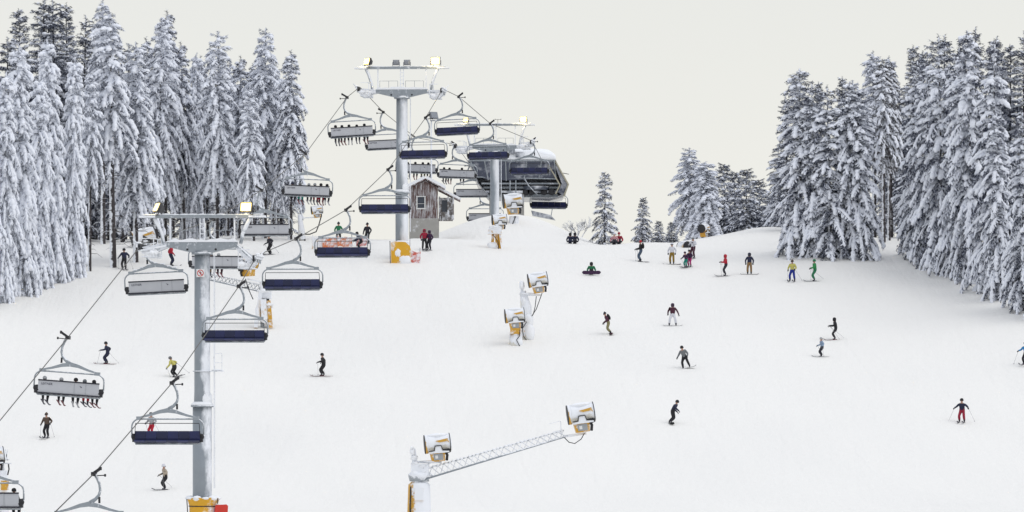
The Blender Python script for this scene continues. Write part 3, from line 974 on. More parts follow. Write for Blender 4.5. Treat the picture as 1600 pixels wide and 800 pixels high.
def sheave_set(parent, x, z, n, sgn, tilt):
    """row of rubber-lined wheels along the rope, with its beam and service walk"""
    b = MB()
    span = 0.52 * n
    b.bar((x + 0.13 * sgn, -span / 2, z - 0.16), (x + 0.13 * sgn, span / 2, z - 0.16), 0.10, 0.18)
    b.bar((x + 0.24 * sgn, -span / 2 - 0.1, z - 0.05), (x + 0.24 * sgn, span / 2 + 0.1, z - 0.05), 0.05, 0.10)
    for k in range(n // 2):
        y = -span / 2 + 0.52 * (2 * k + 1)
        b.bar((x + 0.10 * sgn, y - 0.3, z - 0.2), (x + 0.10 * sgn, y, z - 0.42), 0.07)
        b.bar((x + 0.10 * sgn, y + 0.3, z - 0.2), (x + 0.10 * sgn, y, z - 0.42), 0.07)
    b.bar((x + 0.18 * sgn, -0.4, z - 0.1), (x + 0.55 * sgn, -0.2, z + 0.30), 0.06)
    o = b.build('sheave_train', GALV_RIME, parent)
    o.rotation_euler = (0, 0, 0)
    for k in range(n):
        y = -span / 2 + 0.52 * (k + 0.5)
        MB().lathe([(0.05, -0.06), (0.20, -0.05), (0.17, 0.0), (0.20, 0.05), (0.05, 0.06)], 14, 'x', (x, y, z - 0.21)).build('sheave_wheel', DARK, o)
    w = MB()
    xi = x - 0.55 * sgn
    for k in range(7):
        w.bar((xi - 0.34, -1.5 + 0.5 * k, z - 0.78), (xi + 0.34, -1.5 + 0.5 * k, z - 0.78), 0.05)
    for s in (-0.34, 0.34):
        w.bar((xi + s, -1.6, z - 0.78), (xi + s, 1.6, z - 0.78), 0.07)
    for y in (-1.55, 0, 1.55):
        w.bar((xi - 0.34 * sgn, y, z - 0.78), (xi - 0.34 * sgn, y, z + 0.30), 0.05)
    for zz in (-0.25, 0.28):
        w.bar((xi - 0.34 * sgn, -1.6, z + zz), (xi - 0.34 * sgn, 1.6, z + zz), 0.045)
        w.bar((xi - 0.34, -1.58, z + zz), (xi + 0.34, -1.58, z + zz), 0.045)
    w.build('service_walk', GALV_RIME, parent)
    sn = MB()
    r3 = random.Random(int(x * 100) + n)
    for k in range(14):
        sn.blob((xi + r3.uniform(-0.32, 0.32), -1.5 + 0.23 * k, z - 0.70 + r3.uniform(0, 0.25)), (r3.uniform(0.12, 0.34), 0.25, r3.uniform(0.07, 0.2)), k, 8, 5, 0.25)
    for k in range(5):
        sn.blob((x + 0.16 * sgn + r3.uniform(-0.08, 0.1), -1.2 + 0.6 * k, z + 0.02), (0.10, 0.22, 0.08), k + 40, 8, 5)
    tag(sn.build('snow_crust', SNOW, parent), kind='stuff')


def tower(label, px, d, row_top, mast_mat, rl, rr_, gz, ghw, r_up, r_lo, split, lamps, sign=False, wheels=6, arm_hw=2.1, platform=None, vane=False, base_z=None):
    X0 = (px - 800) * d / FPX
    zb = float(gh(X0, d)) if base_z is None else base_z
    root = empty('lift_tower', (X0, d, zb), (0, 0, -HEAD))
    tag(root, label, 'lift tower', 'steel towers of the chairlift')
    Ht = (YH - row_top) * d / FPX - zb

    def loc(p):      # world point -> tower local
        v = p - Vector((X0, d, zb))
        return Matrix.Rotation(HEAD, 3, 'Z') @ v
    hs = Ht * split
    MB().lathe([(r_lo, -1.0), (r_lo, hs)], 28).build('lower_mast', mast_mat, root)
    MB().lathe([(r_lo * 1.0, hs), (r_lo * 1.2, hs + 0.002), (r_lo * 1.2, hs + 0.13), (r_up, hs + 0.131)], 28).build('flange', GALV, root)
    sc = MB()
    sc.lathe([(r_lo * 1.19, hs + 0.13), (r_lo * 1.12, hs + 0.22), (r_up * 1.02, hs + 0.34)], 24)
    for k in range(7):
        a = -0.2 + 0.28 * k - 0.9
        sc.blob((r_up * 0.93 * math.cos(a), r_up * 0.93 * math.sin(a), hs + 0.45), (0.16, 0.12, 0.35 + 0.12 * math.sin(k * 2.1)), k, 8, 6)
    tag(sc.build('snow_crust', SNOW, root), kind='stuff')
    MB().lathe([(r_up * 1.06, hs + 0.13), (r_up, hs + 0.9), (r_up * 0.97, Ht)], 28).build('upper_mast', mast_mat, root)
    # ladder
    ld = MB()
    xl = r_lo + 0.16
    for y in (-0.2, 0.2):
        ld.bar((xl, y, 2.2), (xl, y, Ht - 0.2), 0.035)
    k = 2.4
    while k < Ht - 0.4:
        ld.bar((xl, -0.2, k), (xl, 0.2, k), 0.025)
        k += 0.42
    ld.build('ladder', GALV_RIME, root)
    if platform is not None:
        zp = platform - zb
        pf = MB()
        pf.lathe([(r_up + 0.01, zp - 0.03), (r_up + 0.09, zp - 0.03), (r_up + 0.09, zp + 0.03), (r_up + 0.01, zp + 0.03)], 24)
        pf.box((r_up + 0.45, -0.2, zp), (0.75, 0.7, 0.05))
        for xx in (0.35, 0.78):
            pf.bar((r_up + xx, -0.5, zp), (r_up + xx, -0.5, zp + 1.05), 0.035)
        pf.bar((r_up + 0.35, -0.5, zp + 1.05), (r_up + 0.78, -0.5, zp + 1.05), 0.035)
        pf.bar((r_up + 0.35, -0.5, zp + 0.5), (r_up + 0.78, -0.5, zp + 0.5), 0.035)
        pf.build('rest_platform', GALV_RIME, root)
        MB().blob((r_up + 0.45, -0.2, zp + 0.05), (0.36, 0.3, 0.07), 3).build('platform_snow', SNOW, root)
    # cross arm
    arm = MB()
    zt = Ht + 0.02
    poly = [(-arm_hw, zt + 0.50), (arm_hw, zt + 0.50), (arm_hw, zt + 0.22), (0.75, zt - 0.10), (0.55, zt - 0.14), (-0.55, zt - 0.14), (-0.75, zt - 0.10), (-arm_hw, zt + 0.22)]
    arm.prism(poly, -0.28, 0.28)
    arm.lathe([(r_up * 1.35, zt - 0.25), (r_up * 1.35, zt - 0.12)], 24)
    arm.build('cross_arm', GALV, root)
    for s in (-1, 1):
        bt = MB().lathe([(0.001, -0.02), (0.07, -0.02), (0.07, 0.02), (0.001, 0.02)], 8, 'y', (s * 0.85, -0.30, zt + 0.06))
        bt.build('arm_bolt', DARK, root)
    cap = MB()
    r3 = random.Random(int(px))
    n = 16
    top = [(-arm_hw - 0.05 + (2 * arm_hw + 0.1) * i / n, zt + 0.50 + (0.03 if i in (0, n) else r3.uniform(0.10, 0.24))) for i in range(n + 1)]
    cap.prism(top + [(arm_hw + 0.05, zt + 0.503), (-arm_hw - 0.05, zt + 0.503)], -0.31, 0.31)
    tag(cap.build('arm_snow', SNOW, root), kind='stuff')
    # arm ends out to the sheaves
    pl, pr = loc(rl), loc(rr_)
    for s, p in ((-1, pl), (1, pr)):
        e = MB()
        e.prism([(s * (arm_hw - 0.15), zt + 0.46), (s * (arm_hw - 0.15), zt + 0.20), (p.x - s * 0.25, p.z - 0.75), (p.x + s * 0.05, p.z - 0.55), (p.x + s * 0.05, p.z - 0.2), (p.x - s * 0.3, p.z - 0.1)], -0.22, 0.22)
        e.bar((s * arm_hw, -0.2, zt + 0.3), (p.x + s * 0.1, -1.2, p.z - 0.45), 0.10)
        e.bar((s * arm_hw, 0.2, zt + 0.3), (p.x + s * 0.1, 1.2, p.z - 0.45), 0.10)
        e.build('arm_bracket', GALV_RIME, root)
        sheave_set(root, p.x, p.z, wheels, s, 0)
    # gantry with floodlights
    zg = gz
    MB().bar((-ghw, 0, zg), (ghw, 0, zg), 0.22, 0.20).build('gantry_beam', GALV, root)
    gs = MB()
    for i in range(13):
        xx = -ghw + 0.15 + (2 * ghw - 0.3) * i / 12
        gs.blob((xx, 0, zg + 0.10), (0.34, 0.10, r3.uniform(0.03, 0.08)), i, 8, 5)
    tag(gs.build('gantry_snow', SNOW, root), kind='stuff')
    for s in (-1, 1):
        xo, xi = s * (ghw * 0.80), s * (ghw * 0.56)
        MB().tube([(xo + s * 0.12, 0, zg - 0.1), (xo - s * 0.08, 0, zg - 0.5), (xo - s * 0.34, 0, zt + 1.0), (xo - s * 0.45, 0, zt + 0.4)], [0.12, 0.12, 0.11, 0.1], 8).build('gantry_strut', GALV_RIME, root)
        MB().bar((xi, 0.05, zt + 0.45), (xi, 0.05, zg - 0.1), 0.09).build('gantry_post', GALV_RIME, root)
        MB().box((s * (ghw - 0.15), 0, zg - 0.02), (1.0, 0.5, 0.12)).build('lamp_shelf', GALV_RIME, root)
        rl_ = MB()
        x0, x1 = s * 0.32, s * (arm_hw - 0.3)
        for xx in (x0, (x0 + x1) / 2, x1):
            rl_.bar((xx, -0.25, zt + 0.5), (xx, -0.25, zt + 1.2), 0.03)
        rl_.bar((x0, -0.25, zt + 1.2), (x1, -0.25, zt + 1.2), 0.03)
        rl_.build('railing', GALV, root)
    cp = MB()
    for xx in (-0.13, 0.13):
        cp.bar((xx, 0.0, zt + 0.4), (xx, 0.0, zg - 0.1), 0.06)
    k = zt + 0.7
    while k < zg - 0.2:
        cp.bar((-0.13, 0, k), (0.13, 0, k), 0.05); k += 0.3
    cp.build('gantry_ladder', GALV_RIME, root)
    for (lx, yaw, pitch, mat, s, body) in lamps:
        floodlight(root, (lx, 0, zg + 0.22), yaw, pitch, mat, s * 1.1, body)
    if vane:
        v = MB()
        v.bar((0.3, 0, zg + 0.1), (0.3, 0, zg + 0.55), 0.03)
        v.bar((0.05, 0, zg + 0.5), (0.6, 0, zg + 0.5), 0.03)
        v.lathe([(0.001, 0), (0.06, 0.03), (0.001, 0.08)], 8, 'z', (0.05, 0, zg + 0.5))
        v.lathe([(0.001, 0), (0.06, 0.03), (0.001, 0.08)], 8, 'z', (0.6, 0, zg + 0.5))
        v.build('wind_gauge', DARK, root)
    if sign:
        zs = (YH - 427) * d / FPX - zb
        sg = MB().prism([(-0.28, zs - 0.24), (0.20, zs - 0.24), (0.20, zs + 0.24), (-0.28, zs + 0.24)], -r_up - 0.035, -r_up - 0.015)
        so = sg.build('warning_sign', WHITE, root)
        ring = MB()
        n = 24
        vs = []
        for j in range(n):
            a = 2 * PI * j / n
            for rr2 in (0.155, 0.20):
                vs.append((-0.04 + rr2 * math.cos(a), -r_up - 0.038, zs + rr2 * math.sin(a)))
        ring.add(vs, [(2 * j, 2 * j + 1, (2 * j + 3) % (2 * n), (2 * j + 2) % (2 * n)) for j in range(n)])
        ring.bar((-0.16, -r_up - 0.040, zs + 0.12), (0.08, -r_up - 0.040, zs - 0.12), 0.045, 0.004, up=(0, 1, 0))
        ring.build('prohibition_ring', RED, so)
        fig = MB()
        fig.blob((-0.04, -r_up - 0.037, zs + 0.07), (0.03, 0.004, 0.03), 1, 8, 5, 0)
        fig.bar((-0.10, -r_up - 0.038, zs + 0.01), (0.03, -r_up - 0.038, zs + 0.03), 0.03, 0.003, up=(0, 1, 0))
        fig.bar((-0.06, -r_up - 0.038, zs - 0.02), (-0.01, -r_up - 0.038, zs - 0.10), 0.03, 0.003, up=(0, 1, 0))
        fig.build('pictogram', INK, so)
    return root


d1 = 305
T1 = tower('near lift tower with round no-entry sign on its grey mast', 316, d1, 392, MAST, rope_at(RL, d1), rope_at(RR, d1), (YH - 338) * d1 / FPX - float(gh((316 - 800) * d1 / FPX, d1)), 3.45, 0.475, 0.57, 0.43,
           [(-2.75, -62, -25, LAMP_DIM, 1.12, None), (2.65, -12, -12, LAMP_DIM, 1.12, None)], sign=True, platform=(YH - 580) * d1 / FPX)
d2 = 420
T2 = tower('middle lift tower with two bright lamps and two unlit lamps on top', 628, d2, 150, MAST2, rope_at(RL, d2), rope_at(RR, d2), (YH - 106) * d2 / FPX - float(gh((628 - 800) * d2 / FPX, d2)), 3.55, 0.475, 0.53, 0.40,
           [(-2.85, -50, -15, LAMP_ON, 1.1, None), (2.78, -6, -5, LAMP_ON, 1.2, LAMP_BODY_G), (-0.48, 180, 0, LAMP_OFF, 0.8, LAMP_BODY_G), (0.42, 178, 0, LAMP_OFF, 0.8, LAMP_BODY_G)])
d3 = 489
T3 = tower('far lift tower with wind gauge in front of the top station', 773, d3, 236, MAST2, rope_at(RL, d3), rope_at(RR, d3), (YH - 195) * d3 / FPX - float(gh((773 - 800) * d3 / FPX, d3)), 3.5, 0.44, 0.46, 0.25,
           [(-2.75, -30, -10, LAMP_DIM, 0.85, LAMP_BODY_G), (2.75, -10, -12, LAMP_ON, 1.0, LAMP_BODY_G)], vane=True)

# crash pads round the masts
def pad_near():
    p = gpt(316, 305)
    root = empty('crash_pad', (p.x + 0.05, p.y, p.z), (0, 0, -HEAD))
    tag(root, 'yellow crash pad wrapped round the near tower foot', 'crash pad')
    prof = [(0.80, -0.3), (0.82, 0.6), (0.84, 1.15), (0.98, 1.62)]
    n = 18
    q = MB()
    vs = []
    r3 = random.Random(5)
    for r, z in prof:
        for j in range(n):
            a = 2 * PI * j / n
            vs.append(((r + r3.uniform(-0.02, 0.02)) * math.cos(a), (r + r3.uniform(-0.02, 0.02)) * math.sin(a), z + (r3.uniform(-0.03, 0.03) if z > 1 else 0)))
    q.add(vs, [(i * n + j, i * n + (j + 1) % n, (i + 1) * n + (j + 1) % n, (i + 1) * n + j) for i in range(3) for j in range(n)], True)
    q.build('pad_wrap', PAD_Y, root)
    MB().lathe([(0.865, 1.10), (0.885, 1.13), (0.865, 1.16)], 20).build('strap', DARK, root)
    for a in (-2.75, -0.35):
        MB().bar((0.9 * math.cos(a), 0.9 * math.sin(a), 0), (1.0 * math.cos(a), 1.0 * math.sin(a), 1.6), 0.05).build('seam_pole', DARK, root)
    s = MB()
    for k in range(10):
        a = 2 * PI * k / 10
        s.blob((0.78 * math.cos(a), 0.78 * math.sin(a), 1.60), (0.30, 0.30, 0.13 + 0.05 * math.sin(3 * k)), k, 8, 5)
    tag(s.build('pad_snow', SNOW, root), kind='stuff')
    p2 = p + Vector((1.10, -0.5, 0))
    r2 = empty('crash_pad', p2, (0, R(3), 0.1))
    tag(r2, 'red crash pad standing right of the near tower foot', 'crash pad')
    b = MB()
    b.prism([(-0.38, -0.3), (0.40, -0.3), (0.40, 1.18), (0.30, 1.26), (-0.30, 1.20), (-0.36, 1.12)], -0.16, 0.16)
    b.build('pad_body', PAD_R, r2)
    MB().blob((0.0, 0, 1.22), (0.34, 0.16, 0.06), 4).build('pad_snow', SNOW, r2)


pad_near()


def pad_far():
    p = gpt(628, 419.2) + Vector((0, -0.9, -0.15))
    root = empty('crash_pad', p)
    tag(root, 'snow-plastered yellow crash pad at the middle tower foot', 'crash pad')
    q = MB()
    q.prism([(-0.85, -0.3), (0.75, -0.3), (0.78, 0.95), (0.66, 1.30), (0.30, 1.62), (-0.55, 1.66), (-0.88, 1.55)], -0.3, 0.25)
    q.build('pad_body', PAD_Y, root)
    MB().bar((-0.92, -0.32, -0.2), (-0.95, -0.32, 1.7), 0.06).build('seam_pole', DARK, root)
    s = MB()
    s.blob((0.35, -0.25, 0.10), (0.55, 0.2, 0.42), 2, 10, 6, 0.25)
    s.blob((-0.35, -0.27, 0.72), (0.28, 0.1, 0.34), 5, 10, 6, 0.25)
    s.blob((0, 0, 1.62), (0.7, 0.3, 0.12), 8, 10, 6)
    tag(s.build('pad_snow', SNOW, root), kind='stuff')
    p2 = gpt(649, 419) + Vector((0, -0.6, -0.1))
    r2 = empty('net_panel', p2)
    tag(r2, 'small red net panel right of the yellow pad at the middle tower', 'safety net')
    MB().prism([(-0.42, 0.05), (0.40, -0.25), (0.45, 0.95), (0.15, 0.80), (-0.2, 0.98), (-0.46, 0.85)], -0.04, 0.04).build('net', PAD_R2, r2)
    for x, h in ((-0.46, 2.0), (0.36, 1.2)):
        MB().bar((x, 0.06, -0.3), (x + 0.03, 0.06, h), 0.05).build('net_pole', GREYBOX, r2)


pad_far()

# lamp pole behind the middle tower
lp = gpt(674, 452)
r = empty('lamp_pole', lp)
tag(r, 'thin grey pole with one unlit floodlight right of the middle tower mast', 'lamp pole')
hp = (YH - 188) * 452 / FPX - lp.z
MB().tube([(0, 0, -0.5), (0, 0, hp)], [0.09, 0.06], 8).build('pole', GALV_RIME, r)
fl = floodlight(r, (0.25, 0, hp + 0.1), 35, -20, LAMP_OFF, 1.3, LAMP_BODY_G)
MB().bar((-0.1, 0, hp), (0.7, 0, hp), 0.07).build('lamp_arm', GALV_RIME, r)


# ------------------------------------------------------------------ top station
def station():
    D0 = 508.0
    k = D0 / FPX
    root = empty('lift_station', ((810 - 800) * k, D0, float(gh(0.6, D0))))
    tag(root, 'dark glazed top station of the chairlift under a snow roof', 'lift station')
    ox, oz = root.location.x, root.location.z

    def q(px, row):
        return ((px - 800) * k - ox, (YH - row) * k - oz)
    # shell: loft of outlines from the front face to the back
    front = [q(733, 250), q(866, 248), q(885, 288), q(879, 304), q(858, 308), q(764, 304), q(748, 286)]
    cx = sum(p[0] for p in front) / 7; cz = sum(p[1] for p in front) / 7
    rings = [(0.9, 1.0, 0.0), (1.3, 1.03, 0.05), (15, 1.03, 0.05), (16.5, 0.9, 0.0)]
    vs, n = [], 7
    for y, s, dz in rings:
        for x, z in front:
            vs.append((cx + (x - cx) * s, y, cz + (z - cz) * s + dz))
    fs = [(i * n + j, i * n + (j + 1) % n, (i + 1) * n + (j + 1) % n, (i + 1) * n + j) for i in range(3) for j in range(n)]
    fs.append(tuple(3 * n + j for j in range(n)))
    m = MB().add(vs, fs)
    m.build('shell', HULL, root)
    # back wall of the opening with the drive gear in front of it
    MB().prism([(x * 0.99 + cx * 0.01, z * 0.99 + cz * 0.01) for x, z in front], 5.0, 5.2).build('inner_wall', HULL_P, root)
    # leaning glass front panes
    xs_ = [735, 757, 790, 823, 846, 866]
    tops = [q(x, 251) for x in xs_]
    bots = [q(x, r_) for x, r_ in zip([746, 763, 791, 819, 842, 869], [276, 281, 282, 281, 279, 279])]
    for i in range(5):
        (ax, az), (bx, bz), (c_x, c_z), (dx, dz) = tops[i], tops[i + 1], bots[i + 1], bots[i]
        g = 0.05
        v = [(ax + g, -0.1, az - g), (bx - g, -0.1, bz - g), (c_x - g, 0.75, c_z + g), (dx + g, 0.75, dz + g)]
        v2 = [(a, b + 0.06, c) for a, b, c in v]
        MB().add(v + v2, [(0, 1, 2, 3), (7, 6, 5, 4), (0, 4, 5, 1), (1, 5, 6, 2), (2, 6, 7, 3), (3, 7, 4, 0)]).build('pane', HULL_P, root)
    for i in range(6):
        MB().bar((tops[i][0], -0.12, tops[i][1]), (bots[i][0], 0.74, bots[i][1]), 0.09).build('mullion', GALV, root)
    MB().bar((tops[0][0] - 0.1, -0.12, tops[0][1]), (tops[-1][0] + 0.1, -0.12, tops[-1][1]), 0.14).build('front_rail', GALV, root)
    MB().bar((bots[0][0], 0.72, bots[0][1]), (bots[-1][0], 0.72, bots[-1][1]), 0.12).build('front_rail', GALV, root)
    # right end window with pale rim
    w = [q(864, 250), q(869, 251), q(887, 288), q(880, 306), q(872, 300), q(878, 287)]
    MB().prism(w, 0.2, 0.7).build('end_window', HULL_P, root)
    rim = [q(866, 249), q(888, 288), q(881, 307)]
    MB().tube([(x, 0.1, z) for x, z in rim], 0.10, 6).build('window_rim', RIM, root)
    rim = [q(857, 258), q(875, 289), q(868, 303)]
    MB().tube([(x, 0.1, z) for x, z in rim], 0.08, 6).build('window_rim', RIM, root)
    # deck and drive gear seen from below
    for row, y, t in ((286, 1.2, 0.16), (292, 1.7, 0.2), (299, 1.0, 0.22), (305, 1.4, 0.3)):
        (xa, za), (xb, _) = q(752 + (row - 286) * 0.5, row), q(876 - abs(row - 292) * 0.3, row)
        MB().bar((xa, y, za), (xb, y, za), 0.3, t).build('deck_beam', GALV if row != 299 else HULL, root)
    bx, bz = q(838, 293)
    MB().lathe([(0.2, -0.2), (1.35, -0.18), (1.25, 0.0), (1.35, 0.18), (0.2, 0.2)], 24, 'z', (bx, 1.6, bz)).build('bull_wheel', HULL, root)
    for i, px in enumerate((770, 778, 822, 830, 850, 862)):
        x, z = q(px, 299)
        MB().lathe([(0.04, -0.12), (0.34, -0.12), (0.34, 0.12), (0.04, 0.12)], 14, 'y', (x, 0.95, z)).build('tyre', DARK, root)
    for px in (797, 806):
        (x, z0), (_, z1) = q(px, 268), q(px, 306)
        MB().bar((x, 0.9, z0), (x, 0.9, z1), 0.12).build('hanger_post', GALV, root)
    lx, lz = q(818, 276)
    MB().tube([(lx, 0.5, lz), (lx + 0.5, 0.2, lz - 0.9), (lx + 1.4, 0.2, lz - 1.8)], 0.06, 6).build('guide_rail', GALV, root)
    # pillars
    for px0, px1, y in ((803, 819, 1.6), (764, 776, 9.0)):
        (xa, za), (xb, _) = q(px0, 300), q(px1, 300)
        MB().box(((xa + xb) / 2, y, za / 2 - 1), (xb - xa, 1.1, za + 2)).build('pillar', CONCRETE, root)
    # snow roof
    roof = MB()
    n = 14
    vs = []
    secs = [(-0.35, 0.98, 0.55), (0.4, 1.02, 0.85), (3, 1.02, 1.0), (12, 1.02, 1.0), (16.2, 0.95, 0.5)]
    (xl, zl), (xr, _) = q(735, 250), q(868, 250)
    hc = q(0, 227)[1] - zl
    mid, hw = (xl + xr) / 2, (xr - xl) / 2
    r3 = random.Random(2)
    for y, s, hh in secs:
        for j in range(n + 1):
            a = PI - PI * j / n
            e = abs(math.sin(a)) ** 0.55
            vs.append((mid + hw * s * math.copysign(abs(math.cos(a)) ** 0.8, math.cos(a)), y, zl + 0.02 + hc * hh * e * (0.92 + 0.08 * math.sin(y + j)) + r3.uniform(-0.04, 0.04)))
    m_ = n + 1
    fs = [(i * m_ + j, i * m_ + j + 1, (i + 1) * m_ + j + 1, (i + 1) * m_ + j) for i in range(len(secs) - 1) for j in range(n)]
    fs += [tuple(range(m_)), tuple(reversed(range(4 * m_, 5 * m_)))]
    fs += [((i + 1) * m_, i * m_, i * m_ + n, (i + 1) * m_ + n) for i in range(len(secs) - 1)]
    roof.add(vs, fs, True).build('roof_snow', SNOW, root)
    for px, row, w_ in ((757, 241, 1.3), (812, 242, 0.8), (795, 236, 1.2)):
        x, z = q(px, row)
        MB().box((x, -0.42, z), (w_, 0.25, 0.55)).build('vent_hatch', HULL, root)
    (xa, za), (xb, zb_) = q(868, 268), q(889, 272)
    MB().bar((xa, 0.3, za), (xb, 0.3, zb_), 0.06).build('antenna', DARK, root)
    # ramp plate hanging below the right side
    (xa, za), (xb, zb_), (xc, zc), (xd, zd) = q(830, 329), q(832, 337), q(868, 344), q(860, 336)
    MB().prism([(xa, za), (xb, zb_), (xc, zc), (xd, zd)], -0.3, 1.2).build('ramp_plate', HULL, root)
    (xa, za), (xb, zb_) = q(863, 326), q(861, 338)
    MB().bar((xa, 0, za), (xb, 0, zb_), 0.08).build('ramp_hanger', GALV, root)


station()


# ------------------------------------------------------------------ wooden hut
def hut():
    D0 = 446.0
    k = D0 / FPX
    p = gpt(662, D0)
    root = empty('wooden_hut', (p.x, D0, p.z - 0.2))
    tag(root, 'small weathered wooden hut on a concrete base right of the middle tower', 'hut')
    ox, oz = root.location.x, root.location.z

    def q(px, row):
        return ((px - 800) * k - ox, (YH - row) * k - oz)
    (x0, zb), (x1, _) = q(639, 341), q(684, 341)
    zt_l, zt_r = q(0, 293)[1], q(0, 292)[1]
    zap = q(0, 282)[1]
    xa = q(665, 0)[0]
    MB().prism([(x0 + 0.05, zb), (x1 - 0.05, zb), (x1 - 0.05, zt_r), (xa, zap), (x0 + 0.05, zt_l)], 0.06, 4.2).build('wall', WOOD_G, root)
    (wx0, wz0), (wx1, wz1) = q(651.5, 326), q(664, 307)
    n = 17
    for i in range(n):
        a = x0 + (x1 - x0) * i / n; b = x0 + (x1 - x0) * (i + 1) / n
        mx = (a + b) / 2
        top = (zt_l + (zap - zt_l) * (mx - x0) / (xa - x0)) if mx < xa else (zap + (zt_r - zap) * (mx - xa) / (x1 - xa))
        segs = [(zb + 0.0, top - 0.05)]
        if b > wx0 and a < wx1:
            segs = [(zb, wz0 - 0.02), (wz1 + 0.02, top - 0.05)]
        dy = rng.uniform(-0.012, 0.012)
        for s0, s1 in segs:
            MB().box((mx, 0.02 + dy, (s0 + s1) / 2), (b - a - 0.022, 0.05, s1 - s0)).build('plank', WOOD, root)
    fw = MB()
    for (c, s) in (((wx0 + wx1) / 2, wz0), ((wx0 + wx1) / 2, wz1)):
        pass
    cxw, czw = (wx0 + wx1) / 2, (wz0 + wz1) / 2
    fw.box((cxw, -0.03, wz0), (wx1 - wx0 + 0.14, 0.12, 0.10)); fw.box((cxw, -0.03, wz1), (wx1 - wx0 + 0.14, 0.10, 0.08))
    fw.box((wx0, -0.03, czw), (0.09, 0.10, wz1 - wz0 - 0.1)); fw.box((wx1, -0.03, czw), (0.09, 0.10, wz1 - wz0 - 0.1))
    fo = fw.build('window_frame', WHITE, root)
    MB().box((cxw, 0.035, czw), (wx1 - wx0, 0.03, wz1 - wz0)).build('pane', GLASS_D, fo)
    MB().box((cxw, -0.02, czw - 0.1), (wx1 - wx0 - 0.1, 0.04, 0.03)).build('glazing_bar', WHITE, fo)
    # concrete base
    (bx0, bz0), (bx1, bz1) = q(639.5, 376), q(685, 341)
    MB().box(((bx0 + bx1) / 2, 1.9, (bz0 + bz1) / 2), (bx1 - bx0, 4.1, bz1 - bz0 - 0.01)).build('base', CONCRETE, root)
    # porch on the right, set back
    (px0, pz0), (px1, pz1) = q(685, 343), q(707, 308)
    MB().box(((px0 + px1) / 2, 2.6, (pz0 + pz1) / 2), (px1 - px0, 2.4, pz1 - pz0)).build('porch_wall', WOOD_G, root)
    (dx0, dz0), (dx1, dz1) = q(690, 330), q(699, 312)
    MB().box(((dx0 + dx1) / 2, 1.38, (dz0 + dz1) / 2), (dx1 - dx0, 0.06, dz1 - dz0)).build('porch_pane', GLASS_D, root)
    for px in (686.5, 700, 708):
        x = q(px, 0)[0]
        MB().bar((x, 1.2, pz0), (x, 1.2, pz1 + 0.1), 0.12).build('porch_post', WOOD_G, root)
    for i in range(6):
        x = q(688 + i * 3.6, 0)[0]
        MB().bar((x, 1.15, pz0 - 0.1), (x, 1.15, pz0 + 0.45), 0.06).build('porch_rail', WOOD_G, root)
    # roofs: boards plus snow
    def slab(pa, pb, y0, y1, th, name, mat, lift=0.0, jit=0):
        a, b = Vector((pa[0], 0, pa[1] + lift)), Vector((pb[0], 0, pb[1] + lift))
        nn = Vector((-(b - a).z, 0, (b - a).x)).normalized()
        if nn.z < 0: nn = -nn
        c = a + nn * th; e = b + nn * th
        MB().prism([(a.x, a.z), (b.x, b.z), (e.x, e.z), (c.x, c.z)], y0, y1).build(name, mat, root)
    ridge = (xa, zap + 0.06)
    el = q(633, 297); er = q(694, 296)
    slab(el, ridge, -0.55, 4.5, 0.09, 'roof_boards', WOOD)
    slab(ridge, er, -0.55, 4.5, 0.09, 'roof_boards', WOOD)
    slab(el, ridge, -0.6, 4.55, 0.24, 'roof_snow', SNOW, 0.10)
    slab(ridge, er, -0.6, 4.55, 0.24, 'roof_snow', SNOW, 0.10)
    e2 = q(718, 313); e1 = q(684, 296)
    slab(e1, e2, 0.8, 4.2, 0.08, 'porch_roof', WOOD)
    slab(e1, e2, 0.75, 4.25, 0.2, 'porch_snow', SNOW, 0.09)


hut()

